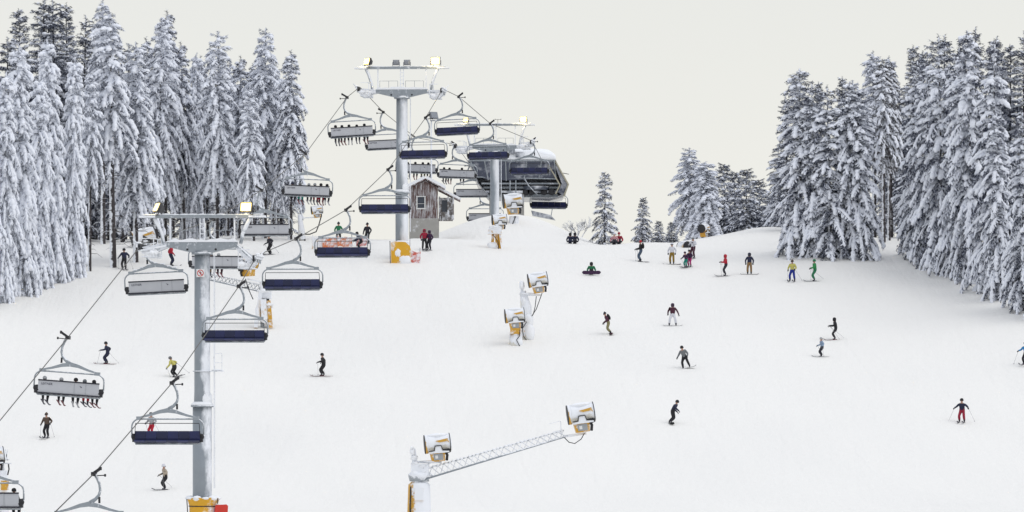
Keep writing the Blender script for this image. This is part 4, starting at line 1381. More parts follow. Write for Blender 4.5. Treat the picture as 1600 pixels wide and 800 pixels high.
# ================================================================== snow guns
def fan_gun(parent, loc, yaw=0.0, s=1.0, wmat=None, ymat=None, name='fan_gun', pitch=-6):
    """drum-shaped snow gun, muzzle towards local -x; everything below thing level is part and sub-parts"""
    wm, ym = wmat or GUN_W, ymat or YELLOW_S
    b = MB()
    b.lathe([(0.46, -0.72), (0.53, -0.70), (0.50, -0.4), (0.47, 0.1), (0.49, 0.55), (0.53, 0.70), (0.47, 0.72), (0.44, 0.60), (0.2, 0.58), (0.001, 0.57)], 24, 'x', (0, 0, 0))
    o = b.build(name, wm, parent)
    o.location = loc
    o.rotation_euler = (0, R(pitch), R(yaw))
    o.scale = (s, s, s)
    MB().lathe([(0.455, -0.735), (0.54, -0.735), (0.54, -0.70), (0.51, -0.70)], 24, 'x').build('muzzle_ring', DARK, o)
    MB().lathe([(0.001, -0.58), (0.44, -0.56), (0.44, -0.52), (0.001, -0.5)], 20, 'x').build('fan_face', DARK, o)
    MB().lathe([(0.522, -0.695), (0.542, -0.695), (0.53, -0.56), (0.51, -0.56)], 24, 'x').build('collar_band', ym, o)
    MB().lathe([(0.545, 0.705), (0.56, 0.72), (0.545, 0.745)], 24, 'x').build('inlet_ring', DARK, o)
    MB().lathe([(0.53, 0.72), (0.45, 0.79), (0.25, 0.82), (0.001, 0.83)], 20, 'x').build('inlet_grille', wm if ym is YELLOW_S else DARK, o)
    MB().prism([(-0.10, 0.16), (0.58, 0.26), (0.66, 0.0), (0.56, 0.10), (0.1, 0.06)], -0.52, -0.43).build('side_stripe', YELLOW_C, o)
    y = MB()
    y.prism([(-0.52, -0.46), (-0.20, -0.42), (-0.14, -0.16), (0.16, -0.16), (0.22, -0.42), (0.62, -0.46), (0.62, -0.54), (-0.52, -0.54)], -0.50, -0.46)
    y.build('yoke', wm, o)
    MB().prism([(-0.46, -0.5), (0.40, -0.5), (0.34, -1.02), (-0.38, -1.02)], -0.36, 0.36).build('gun_base', YELLOW if ym is YELLOW_S else ym, o)
    MB().tube([(-0.54, -0.53, -0.40), (-0.24, -0.53, -0.38), (-0.17, -0.53, -0.12), (0.17, -0.53, -0.12), (0.26, -0.53, -0.36), (0.62, -0.52, -0.34)], 0.028, 5).build('yoke_seal', DARK, o)
    MB().prism([(0.30, -0.40), (0.70, -0.36), (0.66, -0.56), (0.42, -0.62)], -0.44, -0.1).build('motor_bracket', DARK, o)
    MB().box((-0.02, -0.375, -0.76), (0.52, 0.03, 0.36)).build('control_box', GREYBOX, o)
    MB().box((-0.12, -0.395, -0.76), (0.16, 0.02, 0.18)).build('control_label', WHITE, o)
    MB().tube([(0.42, -0.3, -0.5), (0.50, -0.34, -0.7), (0.44, -0.3, -1.0)], 0.08, 8).build('air_hose', DARK, o)
    n = MB()
    n.blob((0.02, 0, 0.46), (0.62, 0.36, 0.13), 3, 12, 6, 0.12)
    n.blob((0.1, -0.34, -0.5), (0.42, 0.12, 0.05), 5, 10, 5, 0.3)
    tag(n.build('snow_cap', SNOW, o), kind='stuff')
    return o


BOOM = frosted('boom_steel_rimed', (0.30, 0.32, 0.36), 0.5, 0.2, 0.80, scale=1.6, wind=(-0.2, -0.75, 0.7))
PAD_W = frosted('yellow_pad_caked', (0.66, 0.36, 0.04), 0.5, 0, 0.56, scale=2.4, wind=(0.5, -0.7, 0.3), contrast=5)


def truss(a, b, w0, w1, n, r=0.035):
    """triangular lattice boom from a to b"""
    a, b = Vector(a), Vector(b)
    t = (b - a).normalized()
    sx = t.cross(Vector((0, 0, 1))).normalized()
    up = sx.cross(t)
    m = MB()

    def ch(i, k):
        f = k / n
        w = w0 + (w1 - w0) * f
        p = a.lerp(b, f)
        return p + (sx * w * 0.5, -sx * w * 0.5, up * w * 0.9)[i]
    c = MB()
    for i in range(3):
        c.tube([ch(i, 0), ch(i, n)], r * (1.5 if i < 2 else 0.9), 6)
    for k in range(n):
        for i, j in ((0, 2), (2, 1), (1, 0)):
            m.tube([ch(i, k), ch(j, k + 0.5)], r * 0.75, 4, False)
            m.tube([ch(j, k + 0.5), ch(i, k + 1)], r * 0.75, 4, False)
    return (m, c), [ch(2, k) for k in range(n + 1)], [ch(0, k) for k in range(n + 1)], [ch(1, k) for k in range(n + 1)]


def rime_on(pts, r, seed, parent, name='rime_snow'):
    m = MB()
    r3 = random.Random(seed)
    for a, b in zip(pts[:-1], pts[1:]):
        for f in (0.2, 0.5, 0.8):
            p = Vector(a).lerp(Vector(b), f)
            m.blob(p + Vector((0, 0, r * 0.3)), (r * r3.uniform(1.6, 3.0), r * r3.uniform(0.8, 1.2), r * r3.uniform(0.7, 1.2)), r3.randint(0, 99), 7, 5, 0.2)
    return tag(m.build(name, SNOW, parent), kind='stuff')


def hose(parent, pts, r=0.03, name='hose'):
    return MB().tube(pts, r, 6).build(name, DARK, parent)


def boom_gun():
    """foreground snow-gun mast with a long lattice boom"""
    d = 292.0
    k = d / FPX
    p = gpt(655, d)
    root = empty('snow_gun_mast', p)
    tag(root, 'foreground snow gun mast with long lattice boom and two yellow drum guns', 'snow gun')

    def q(px, row, y=0.0):
        return Vector(((px - 800) * k - p.x, y, (YH - row) * k - p.z))
    mt = MB()
    mt.tube([(0, 0, -0.5), q(655, 745)], [0.42, 0.34], 14)
    mt.build('mast', GALV_RIME, root)
    MB().lathe([(0.72, -0.4), (0.70, 0.5), (0.62, q(0, 757).z), (0.40, q(0, 752).z)], 16, 'z', (0.0, -0.02, 0)).build('mast_pad', PAD_W, root)
    hd = MB()
    hd.lathe([(0.55, q(0, 752).z), (0.62, q(0, 744).z), (0.62, q(0, 741).z), (0.5, q(0, 738).z)], 16)
    hd.box(q(656, 733), (1.0, 0.7, 0.55))
    hd.build('slewing_head', GALV_RIME, root)
    MB().box(q(655, 772, -0.66), (0.5, 0.1, 0.7)).build('pad_panel', PAD_W, root)
    # short bracket carrying the first gun
    br = MB()
    br.bar(q(646, 745), q(645, 722), 0.14); br.bar(q(645, 722), q(690, 722), 0.12, 0.14)
    br.bar(q(650, 740), q(672, 723), 0.08)
    br.bar(q(649, 728), q(645, 702), 0.3)
    br.build('gun_bracket', GALV_RIME, root)
    fan_gun(root, q(683, 693), 5, 1.0, pitch=-5)
    # boom
    a, b = q(660, 750, -0.1), q(884, 682, -0.1)
    m, top, lo, lo2 = truss(a, b, 0.62, 0.42, 12, 0.036)
    m[0].build('boom_lattice', BOOM, root); m[1].build('boom_chords', GALV, root)
    rime_on(top, 0.06, 5, root)
    rime_on(lo2, 0.045, 9, root)
    e = MB()
    e.bar(q(880, 682), q(916, 677), 0.16, 0.14)
    e.bar(q(877, 680), q(876, 658), 0.05); e.bar(q(876, 658), q(858, 662), 0.03)
    e.build('boom_end', GALV_RIME, root)
    fan_gun(root, q(907, 646), 4, 1.05, pitch=-8)
    hose(root, [q(882, 684, -0.2), q(889, 691, -0.25), q(898, 693, -0.25), q(908, 686, -0.25), q(913, 677, -0.2)], 0.028)
    hose(root, [q(642, 760, -0.45), q(641, 790, -0.55), q(641, 830, -0.5)], 0.04)
    sn = MB()
    for i, (px, row, rx, rz) in enumerate([(648, 740, 0.26, 0.2), (660, 728, 0.45, 0.10), (645, 706, 0.16, 0.22), (647, 715, 0.2, 0.16), (644, 700, .1, .1), (672, 721, 0.6, 0.06), (668, 744, 0.5, 0.08), (655, 752, 0.5, 0.12), (648, 724, .22, .12), (662, 738, .3, .12)]):
        sn.blob(q(px, row, -0.1), (rx, 0.36, rz), i, 10, 6, 0.22)
    tag(sn.build('snow_crust', SNOW, root), kind='stuff')


boom_gun()


def mid_guns():
    # front gun on padded stand
    p = ground_hit(806, 538)
    k = p.y / FPX
    root = empty('snow_gun', p)
    tag(root, 'drum snow gun on low padded stand, front one of the mid-slope pair', 'snow gun')
    q = lambda px, row, y=0.0: Vector(((px - 800) * k - p.x, y, (YH - row) * k - p.z))
    MB().lathe([(0.55, -0.4), (0.45, 0.9), (0.42, q(0, 522).z)], 14).build('stand', GUN_W, root)
    MB().prism([(-0.42, q(0, 522).z), (0.34, q(0, 522).z), (0.36, q(0, 513).z), (-0.42, q(0, 513).z)], -0.45, 0.3).build('stand_pad', YELLOW, root)
    fan_gun(root, q(804, 493), 5, 1.0, pitch=-5)
    hose(root, [q(812, 512, -0.4), q(812, 525, -0.5), q(807, 531, -0.5), q(812, 541, -0.6)])
    # rear gun on mast
    p2 = ground_hit(822, 534) + Vector((0, 1.0, 0))
    p2.z = float(gh(p2.x, p2.y))
    k2 = p2.y / FPX
    r2 = empty('snow_gun_mast', p2)
    tag(r2, 'snow-plastered mast carrying the upper drum gun of the mid-slope pair', 'snow gun')
    q = lambda px, row, y=0.0: Vector(((px - 800) * k2 - p2.x, y, (YH - row) * k2 - p2.z))
    MB().tube([(0, 0, -0.4), q(822, 480), q(817, 455)], [0.5, 0.42, 0.22], 12).build('mast', GUN_W, r2)
    MB().prism([(-0.5, 0.2), (-0.1, 0.1), (-0.05, 1.9), (-0.4, 1.7)], -0.52, -0.40).build('mast_pad', YELLOW_S, r2)
    br = MB()
    br.bar(q(816, 462), q(815, 443), 0.2); br.bar(q(812, 461), q(845, 461), 0.12, 0.12)
    br.bar(q(818, 478), q(816, 455), 0.16)
    br.build('gun_bracket', GALV_RIME, r2)
    fan_gun(r2, q(840, 437), 5, 1.0, pitch=-8)
    hose(r2, [q(838, 463, -0.3), q(836, 480, -0.35), q(833, 492, -0.4)]); hose(r2, [q(847, 458, -0.3), q(838, 483, -0.35), q(831, 494, -0.4)])
    hose(r2, [q(823, 503, -0.55), q(816, 514, -0.6), q(818, 526, -0.6), q(825, 535, -0.6)])
    sn = MB()
    for i, (px, row, rx, rz) in enumerate([(825, 500, 0.4, 0.6), (826, 520, 0.5, 0.8), (815, 446, 0.2, 0.35), (824, 459, 0.6, 0.08), (818, 470, .2, .4)]):
        sn.blob(q(px, row, -0.12), (rx, 0.42, rz), i + 3, 10, 6, 0.18)
    tag(sn.build('snow_crust', SNOW, r2), kind='stuff')


mid_guns()


def mound_guns():
    p = gpt(802, 458)
    k = p.y / FPX
    r = empty('snow_gun', p)
    tag(r, 'large drum snow gun on a grey stand atop the station mound', 'snow gun')
    q = lambda px, row, y=0.0: Vector(((px - 800) * k - p.x, y, (YH - row) * k - p.z))
    st = MB()
    st.tube([q(803, 372), q(803, 338)], [0.55, 0.42], 10)
    st.bar(q(797, 368, -.4), q(804, 338, -.4), 0.10); st.bar(q(808, 368, -.4), q(804, 338, -.4), 0.10)
    st.build('stand', GALV_RIME, r)
    fan_gun(r, q(801, 314), 9, 1.18, pitch=-4, ymat=YELLOW_S)
    hose(r, [q(806, 338, -0.5), q(801, 350, -0.6), q(795, 362, -0.6)], 0.04)
    p = ground_hit(774, 388)
    k = p.y / FPX
    r = empty('snow_gun', p)
    tag(r, 'snow gun on yellow padded tripod legs at the foot of the station mound', 'snow gun')
    q = lambda px, row, y=0.0: Vector(((px - 800) * k - p.x, y, (YH - row) * k - p.z))
    for px, rb in ((768, 389), (777, 391), (783, 386)):
        MB().bar(q(px, rb + 4, -0.2), q((px + 774) / 2, 362, 0), 0.24, 0.24).build('leg', YELLOW, r)
    MB().prism([(q(762, 0).x, q(0, 366).z), (q(784, 0).x, q(0, 366).z), (q(784, 0).x, q(0, 355).z), (q(777, 0).x, q(0, 351).z), (q(763, 0).x, q(0, 357).z)], -0.5, 0.35).build('stand_pad', YELLOW_S, r)
    fan_gun(r, q(780, 343), 9, 0.82, pitch=-3)
    hose(r, [q(770, 366, -0.5), q(778, 378, -0.55), q(779, 390, -0.55)], 0.035)
    sn = MB()
    sn.blob(q(774, 356, -0.3), (0.55, 0.3, 0.15), 1, 10, 6, 0.25); sn.blob(q(770, 384, -0.3), (0.4, 0.25, 0.3), 2, 10, 6, 0.25)
    tag(sn.build('snow_crust', SNOW, r), kind='stuff')


mound_guns()


def left_guns():
    # gun on mast right of near tower, with boom running left
    p = ground_hit(412, 512)
    k = p.y / FPX
    r = empty('snow_gun_mast', p)
    tag(r, 'yellow snow gun with black rear grille and lattice boom right of the near tower', 'snow gun')
    q = lambda px, row, y=0.0: Vector(((px - 800) * k - p.x, y, (YH - row) * k - p.z))
    MB().tube([q(414, 520), q(411, 440)], [0.34, 0.26], 10).build('mast', GALV_RIME, r)
    for (a, b, mt) in (((400, 512), (408, 455), PAD_W), ((424, 512), (420, 470), YELLOW)):
        MB().bar(q(*a, -0.5), q(*b, -0.4), 0.30, 0.30).build('mast_board', mt, r)
    MB().bar(q(414, 500, -0.7), q(412, 468, -0.6), 0.45, 0.3).build('mast_pad', YELLOW_S, r)
    hd = MB()
    hd.box(q(414, 462), (1.0, 0.7, 0.5)); hd.box(q(418, 478), (0.8, 0.6, 0.3))
    hd.build('slewing_head', GALV_RIME, r)
    MB().box(q(416, 470, -0.42), (0.5, 0.1, 0.3)).build('gear_box', DARK, r)
    m, top, lo, lo2 = truss(q(418, 458), q(326, 437), 0.55, 0.5, 8, 0.04)
    m[0].build('boom_lattice', GALV, r); m[1].build('boom_chords', GALV, r)
    rime_on(top, 0.05, 4, r)
    MB().bar(q(411, 441), q(386, 436), 0.12).build('gun_bracket', GALV_RIME, r)
    fan_gun(r, q(387, 412), 222, 0.95, wmat=YELLOW_C, ymat=YELLOW_C, pitch=4)
    hose(r, [q(384, 436, -0.4), q(388, 450, -0.5), q(396, 468, -0.5)], 0.035)
    sn = MB()
    for i, (px, row, rx, rz) in enumerate([(413, 455, 0.6, 0.14), (404, 490, 0.25, 0.6), (420, 476, 0.35, 0.12), (414, 500, .3, .3)]):
        sn.blob(q(px, row, -0.35), (rx, 0.4, rz), i + 3, 10, 6, 0.2)
    tag(sn.build('snow_crust', SNOW, r), kind='stuff')
    # gun left behind the near tower head
    p = gpt(222, 428)
    k = p.y / FPX
    r = empty('snow_gun', p)
    tag(r, 'white and yellow snow gun behind the near tower left arm', 'snow gun')
    q = lambda px, row, y=0.0: Vector(((px - 800) * k - p.x, y, (YH - row) * k - p.z))
    MB().tube([q(222, 425), q(222, 388)], [0.4, 0.3], 10).build('stand', GALV_RIME, r)
    MB().box(q(218, 398, -0.45), (0.7, 0.5, 0.8)).build('stand_pad', YELLOW_C, r)
    fan_gun(r, q(224, 371), 14, 1.35, pitch=-14, ymat=YELLOW)
    MB().tube([q(232, 392), q(262, 396)], 0.16, 8).build('feed_pipe', GUN_W, r)
    hose(r, [q(218, 384, -0.5), q(214, 394, -0.55), q(217, 408, -0.5)], 0.05)
    # small gun on mast behind the full left chair
    p = gpt(474, 440)
    k = p.y / FPX
    r = empty('snow_gun_mast', p)
    tag(r, 'small snow gun with white mast and curved hose below the full chair', 'snow gun')
    q = lambda px, row, y=0.0: Vector(((px - 800) * k - p.x, y, (YH - row) * k - p.z))
    MB().tube([q(474, 400), q(471, 360), q(468, 335)], [0.36, 0.28, 0.16], 10).build('mast', GUN_W, r)
    MB().bar(q(468, 341), q(500, 339), 0.10).build('gun_bracket', GALV_RIME, r)
    fan_gun(r, q(495, 328), 10, 0.66)
    hose(r, [q(502, 338), q(498, 352), q(494, 362), q(484, 366), q(474, 366)], 0.05)
    MB().bar(q(473, 392, -0.4), q(473, 380, -0.4), 0.12).build('mast_pad', PAD_O, r)
    # bottom-left corner mast
    p = gpt(6, 296)
    k = p.y / FPX
    r = empty('snow_gun_mast', p)
    tag(r, 'snow-caked mast with yellow box at the bottom left corner', 'snow gun')
    q = lambda px, row, y=0.0: Vector(((px - 800) * k - p.x, y, (YH - row) * k - p.z))
    MB().tube([q(4, 830), q(4, 735)], [0.4, 0.3], 10).build('mast', GALV_RIME, r)
    MB().box(q(9, 758, -0.5), (0.42, 0.4, 0.55)).build('yellow_box', YELLOW, r)
    fr = MB()
    fr.bar(q(8, 702), q(12, 720), 0.05); fr.bar(q(12, 702), q(9, 719), 0.05); fr.bar(q(-12, 724), q(18, 724), 0.07); fr.bar(q(5, 735), q(5, 700), 0.12); fr.bar(q(8, 719), q(15, 718), 0.05)
    fr.bar(q(-12, 733), q(8, 733), 0.06)
    fr.build('bracket', GALV_RIME, r)
    fan_gun(r, q(-12, 712), 10, 0.9)
    hose(r, [q(14, 725, -0.3), q(15, 733, -0.35), q(13, 742, -0.4)], 0.04)


left_guns()


def ridge_guns():
    p = gpt(1100, 448)
    k = p.y / FPX
    r = empty('snow_gun', p)
    tag(r, 'snow gun on a post in front of the broad ridge spruce', 'snow gun')
    q = lambda px, row, y=0.0: Vector(((px - 800) * k - p.x, y, (YH - row) * k - p.z))
    MB().tube([q(1103, 400), q(1103, 372)], [0.22, 0.16], 8).build('stand', GALV_RIME, r)
    b = MB()
    b.bar(q(1090, 374), q(1112, 372), 0.3, 0.2); b.bar(q(1092, 380), q(1122, 388), 0.08); b.bar(q(1104, 372), q(1122, 388), 0.06); b.bar(q(1092, 374), q(1092, 381), 0.1)
    b.build('gun_bracket', GUN_W, r)
    fan_gun(r, q(1100, 357), 62, 0.72, wmat=YELLOW_S, pitch=-4)
    p = gpt(1070, 429)
    k = p.y / FPX
    r = empty('snow_gun', p)
    tag(r, 'low snow gun lying on the ridge behind the skiers, dark muzzle towards right', 'snow gun')
    q = lambda px, row, y=0.0: Vector(((px - 800) * k - p.x, y, (YH - row) * k - p.z))
    MB().box(q(1066, 390), (0.9, 0.6, 0.7)).build('sled', GUN_W, r)
    fan_gun(r, q(1069, 385), 118, 0.78, pitch=0)


ridge_guns()

# ------------------------------------------------------------------ orange netting by the crest
def nets():
    for i, (x0, x1, rb, rt, mat, lab) in enumerate([
            (488, 503, 389, 371, YELLOW_S, 'pale yellow padded frame at the left end of the orange netting'),
            (504, 526, 390, 374, PAD_O, 'snowy orange safety net left half, seen through a blue chair'),
            (527, 550, 390, 374, PAD_O, 'snowy orange safety net right half, seen through a blue chair'),
            (557, 574, 391, 375, PAD_R2, 'red safety net at the right end of the orange netting')]):
        p = gpt((x0 + x1) / 2, 428 - i * 0.4)
        k = p.y / FPX
        r = empty('safety_net', p)
        tag(r, lab, 'safety net', 'netting panels near the crest')
        hw = (x1 - x0) / 2 * k
        h = (rb - rt) * k
        n = 8
        r3 = random.Random(i)
        poly = [(-hw + 2 * hw * j / n, h + r3.uniform(-0.16, 0.05)) for j in range(n + 1)] + [(hw - 2 * hw * j / n, -0.15 + r3.uniform(0, 0.25)) for j in range(n + 1)]
        MB().prism(poly, -0.03, 0.03).build('net', mat, r)
        for s in (-1, 1):
            MB().tube([(s * hw, 0.06, -0.4), (s * hw + r3.uniform(-.05, .05), 0.06, h + 0.2)], 0.035, 6).build('net_pole', YELLOW_S if i == 0 else GREYBOX, r)


nets()


# ------------------------------------------------------------------ frosted bush on the mound
def bush():
    p = gpt(903, 466)
    r = empty('bare_bush', p)
    tag(r, 'bare frosted bush on the right flank of the station mound', 'bush')
    tw = MB()
    r3 = random.Random(12)

    def grow(a, dirv, l, rad, dep):
        b = a + dirv * l
        m = a.lerp(b, 0.5) + Vector((r3.uniform(-.1, .1), r3.uniform(-.1, .1), r3.uniform(0, .1))) * l
        tw.tube([a, m, b], [rad, rad * 0.85, rad * 0.6], 4, False)
        if dep == 0: return
        for _ in range(3 if dep > 1 else 4):
            v = (dirv + Vector((r3.uniform(-.8, .8), r3.uniform(-.8, .8), r3.uniform(-.35, .5)))).normalized()
            grow(a.lerp(b, r3.uniform(0.5, 1)), v, l * r3.uniform(0.55, 0.8), rad * 0.62, dep - 1)
    for i in range(5):
        grow(Vector((r3.uniform(-.3, .3), r3.uniform(-.3, .3), -0.3)), Vector((r3.uniform(-.7, .7), r3.uniform(-.5, .5), 1)).normalized(), r3.uniform(0.8, 1.2), 0.05, 4)
    tag(tw.build('twigs', frosted('frosted_twigs', (0.07, 0.06, 0.06), 0.9, 0, 0.72), r), kind='stuff')


bush()


# ================================================================== people
SKIN = plain('skin', (0.45, 0.26, 0.19), 0.6)
_mats = {}


def cloth(c):
    key = tuple(round(x, 3) for x in c)
    if key not in _mats:
        _mats[key] = plain('cloth_%d' % len(_mats), c, 0.8, 0, 0.18, 9.0, 0.3)
    return _mats[key]


C = dict(black=(0.012, 0.012, 0.015), navy=(0.012, 0.016, 0.045), dark=(0.02, 0.02, 0.03), red=(0.42, 0.012, 0.03), crimson=(0.30, 0.01, 0.035), maroon=(0.06, 0.012, 0.03), purple=(0.04, 0.012, 0.05),
         white=(0.62, 0.63, 0.68), grey=(0.16, 0.17, 0.18), lgrey=(0.36, 0.37, 0.38), green=(0.02, 0.22, 0.06), dgreen=(0.015, 0.16, 0.07), teal=(0.01, 0.25, 0.19), pink=(0.42, 0.02, 0.16), mustard=(0.24, 0.15, 0.02),
         khaki=(0.22, 0.20, 0.10), tan=(0.23, 0.14, 0.06), brown=(0.09, 0.06, 0.045), beige=(0.38, 0.32, 0.25), yellow=(0.50, 0.46, 0.12), blue=(0.012, 0.03, 0.26), sky=(0.03, 0.22, 0.48), jeans=(0.06, 0.09, 0.14), rose=(0.50, 0.26, 0.28), lblue=(0.22, 0.30, 0.42))
SKI_M = [cloth((0.06, 0.06, 0.08)), cloth((0.13, 0.035, 0.045)), cloth((0.30, 0.30, 0.32))]


def ik(a, b, l1, l2, pole):
    a, b = Vector(a), Vector(b)
    v = b - a
    L = min(v.length, (l1 + l2) * 0.999)
    v.normalize()
    x = (l1 * l1 - l2 * l2 + L * L) / (2 * L)
    h = math.sqrt(max(l1 * l1 - x * x, 0))
    p = Vector(pole) - v * Vector(pole).dot(v)
    p.normalize()
    return a + v * x + p * h


def body_mesh(pose, mats, key=None):
    """one continuous skinned body; returns mesh and joint points. mats: jacket, pants, boot, glove, skin"""
    J = {}
    seated = pose.get('seat', False)
    kb = pose.get('knee', 0.15)
    st = pose.get('stance', 0.13)
    lean = R(pose.get('lean', 12))
    hz = 0.92 - 0.30 * kb
    hip = Vector((0, pose.get('hipy', -0.28 * kb), hz))
    if seated: hip = Vector((0, 0, 0.0))
    fo = pose.get('feet', ((-st, 0.03), (st, -0.03)))
    ankles = [Vector((f[0], f[1], 0.10)) for f in fo]
    if seated: ankles = [Vector((-0.13, 0.40, -0.58)), Vector((0.15, 0.37, -0.60))]
    if pose.get('sit_ground'):
        hip = Vector((0, 0, 0.16)); ankles = [Vector((-0.26, 0.52, 0.12)), Vector((0.26, 0.52, 0.12))]
    up = Vector((math.sin(R(pose.get('twist', 0))) * 0.3, math.sin(lean), math.cos(lean)))
    up.normalize()
    chest = hip + up * 0.40
    neck = hip + up * 0.56
    hd = R(pose.get('head', -4)) + lean * 0.35
    hup = Vector((0, math.sin(hd), math.cos(hd)))
    head = neck + hup * 0.15
    crown = neck + hup * 0.25
    V, E, Rd, part = [], [], [], []

    def v(p, r, pt):
        V.append(Vector(p)); Rd.append(r); part.append(pt)
        return len(V) - 1

    def chain(i, lst):
        for p, r, pt in lst:
            j = v(p, r, pt)
            E.append((i, j)); i = j
        return i
    pe = v(hip, (0.165, 0.13), 1)
    w = chain(pe, [(hip + up * 0.2, (0.15, 0.125), 0), (chest, (0.175, 0.13), 0)])
    nk = chain(w, [(hip + up * 0.51, (0.10, 0.09), 0), (neck, (0.06, 0.06), 4), (head, (0.095, 0.105), 4), (crown, (0.07, 0.08), 4)])
    side = Vector((1, 0, 0))
    hands = pose.get('hands', ((-0.38, 0.22, -0.28), (0.38, 0.22, -0.28)))
    HND = []
    for s, hp in ((-1, hands[0]), (1, hands[1])):
        sh = hip + up * 0.47 + side * (0.19 * s)
        hpos = hip + up * 0.45 + Vector(hp)
        dv = hpos - sh
        if dv.length > 0.56: hpos = sh + dv.normalized() * 0.56
        el = ik(sh, hpos, 0.29, 0.28, (0.5 * s, -0.7, -0.5))
        chain(w, [(sh, (0.09, 0.09), 0), (el, (0.065, 0.065), 0), (hpos, (0.05, 0.05), 0), (hpos + (hpos - el).normalized() * 0.09, (0.045, 0.04), 3)])
        HND.append((hpos, (hpos - el).normalized()))
    KN = []
    for s, an in ((-1, ankles[0]), (1, ankles[1])):
        hj = hip + side * (0.095 * s) + Vector((0, 0, -0.05))
        kn = ik(hj, an, 0.43, 0.42, (0.12 * s, 1.0, 0.25) if not seated else (0.1 * s, 0.3, 1.0))
        KN.append(kn)
        f = chain(pe, [(hj, (0.105, 0.11), 1), (kn, (0.08, 0.085), 1), (an.lerp(kn, 0.45), (0.078, 0.085), 1), (an + Vector((0, 0, 0.04)), (0.065, 0.075), 2)])
        fd = Vector((0.02 * s, 1, 0))
        if seated: fd = Vector((0, 0.9, -0.25))
        if pose.get('sit_ground'): fd = Vector((0, 0.3, 1))
        fd.normalize()
        chain(f, [(an + fd * 0.05 - Vector((0, 0, 0.045)), (0.055, 0.055), 2), (an + fd * 0.19 - Vector((0, 0, 0.05)), (0.048, 0.04), 2)])
    me = bpy.data.meshes.new('skeleton')
    me.from_pydata([tuple(p) for p in V], E, [])
    o = bpy.data.objects.new('skeleton', me)
    col.objects.link(o)
    o.modifiers.new('skin', 'SKIN')
    for i, sv in enumerate(me.skin_vertices[0].data):
        kf = 1.0 if part[i] in (2, 3, 4) else 1.15
        sv.radius = (Rd[i][0] * kf, Rd[i][1] * kf)
        sv.use_root = (i == 0)
    ss = o.modifiers.new('sub', 'SUBSURF'); ss.levels = 1; ss.render_levels = 1
    dg = bpy.context.evaluated_depsgraph_get()
    out = bpy.data.meshes.new_from_object(o.evaluated_get(dg))
    bpy.data.objects.remove(o); bpy.data.meshes.remove(me)
    out.name = 'body'
    out.materials.clear()
    for m in mats: out.materials.append(m)
    # colour zones follow the nearest bone
    A = np.array([V[a] for a, b in E]); B = np.array([V[b] for a, b in E])
    pb = np.array([part[b] for a, b in E]); pa = np.array([part[a] for a, b in E])
    nF = len(out.polygons)
    cen = np.zeros(nF * 3); out.polygons.foreach_get('center', cen); cen = cen.reshape(-1, 3)
    AB = B - A
    t = ((cen[:, None, :] - A[None]) * AB[None]).sum(-1) / np.maximum((AB * AB).sum(-1), 1e-9)[None]
    tc = np.clip(t, 0, 1)
    dist = np.linalg.norm(cen[:, None, :] - (A[None] + tc[..., None] * AB[None]), axis=-1)
    k = dist.argmin(1)
    tk = tc[np.arange(nF), k]
    zone = np.where(tk > 0.5, pb[k], pa[k])
    out.polygons.foreach_set('material_index', zone.astype(np.int32))
    out.polygons.foreach_set('use_smooth', np.ones(nF, dtype=bool))
    out.update()
    return out, dict(head=head, hup=hup, hip=hip, up=up, hands=HND, ankles=ankles, chest=chest, lean=lean)


def glove_mesh(mat):
    """palm with four unequal bent fingers and a thumb; fingers along +y, palm towards -z"""
    m = MB()
    m.blob((0, 0.045, 0), (0.05, 0.06, 0.026), 1, 8, 6, 0.05)
    for i, (x, l) in enumerate(((-0.034, 0.07), (-0.012, 0.082), (0.011, 0.077), (0.033, 0.06))):
        m.tube([(x, 0.085, 0), (x * 1.05, 0.085 + l * 0.55, -0.012), (x * 1.05, 0.085 + l * 0.75, -0.05), (x, 0.085 + l * 0.5, -0.075)], [0.014, 0.013, 0.012, 0.009], 5)
    m.tube([(-0.04, 0.02, -0.005), (-0.068, 0.05, -0.025), (-0.06, 0.085, -0.05)], [0.017, 0.015, 0.011], 5)
    return m.mesh('glove', mat)


GLOVE = {}


def headgear(kind, J, c, root):
    hd, hup = J['head'], J['hup']
    rot = hup.to_track_quat('Z', 'Y').to_matrix().to_4x4()
    m = MB()
    if kind == 'helmet':
        prof = [(0.125, -0.02), (0.135, 0.04), (0.125, 0.10), (0.085, 0.155), (0.001, 0.178)]
    elif kind == 'hood':
        prof = [(0.12, -0.14), (0.135, -0.04), (0.137, 0.05), (0.115, 0.11), (0.06, 0.15), (0.001, 0.16)]
    else:
        prof = [(0.112, 0.0), (0.122, 0.02), (0.118, 0.08), (0.08, 0.14), (0.03, 0.165), (0.028, 0.19), (0.001, 0.20)]
    m.lathe(prof, 14, 'z', (0, -0.012, 0))
    o = m.build({'helmet': 'helmet', 'hood': 'hood', 'hat': 'hat'}[kind], c, root)
    o.matrix_local = Matrix.Translation(hd) @ rot
    g = MB()
    n = 7
    vs = []
    for i in range(n):
        a = R(90 - 62 + 124 * i / (n - 1))
        for z in (-0.035, 0.03):
            for r_ in (0.112, 0.132):
                vs.append((r_ * math.cos(a), r_ * math.sin(a) - 0.005, z))
    fs = []
    for i in range(n - 1):
        b = 4 * i
        fs += [(b + 1, b + 5, b + 7, b + 3), (b, b + 2, b + 6, b + 4), (b, b + 4, b + 5, b + 1), (b + 2, b + 3, b + 7, b + 6)]
    g.add(vs, fs, True)
    q = g.build('goggles', DARK, root)
    q.matrix_local = Matrix.Translation(hd) @ rot
    f = MB()
    f.prism([(0.095, -0.055), (0.125, -0.05), (0.10, -0.02)], -0.012, 0.012, 'yz')
    f.tube([(-0.025, 0.098, -0.085), (0, 0.103, -0.088), (0.025, 0.098, -0.085)], 0.007, 4)
    f = f.build('nose_and_mouth', SKIN, root)
    f.matrix_local = Matrix.Translation(hd) @ rot


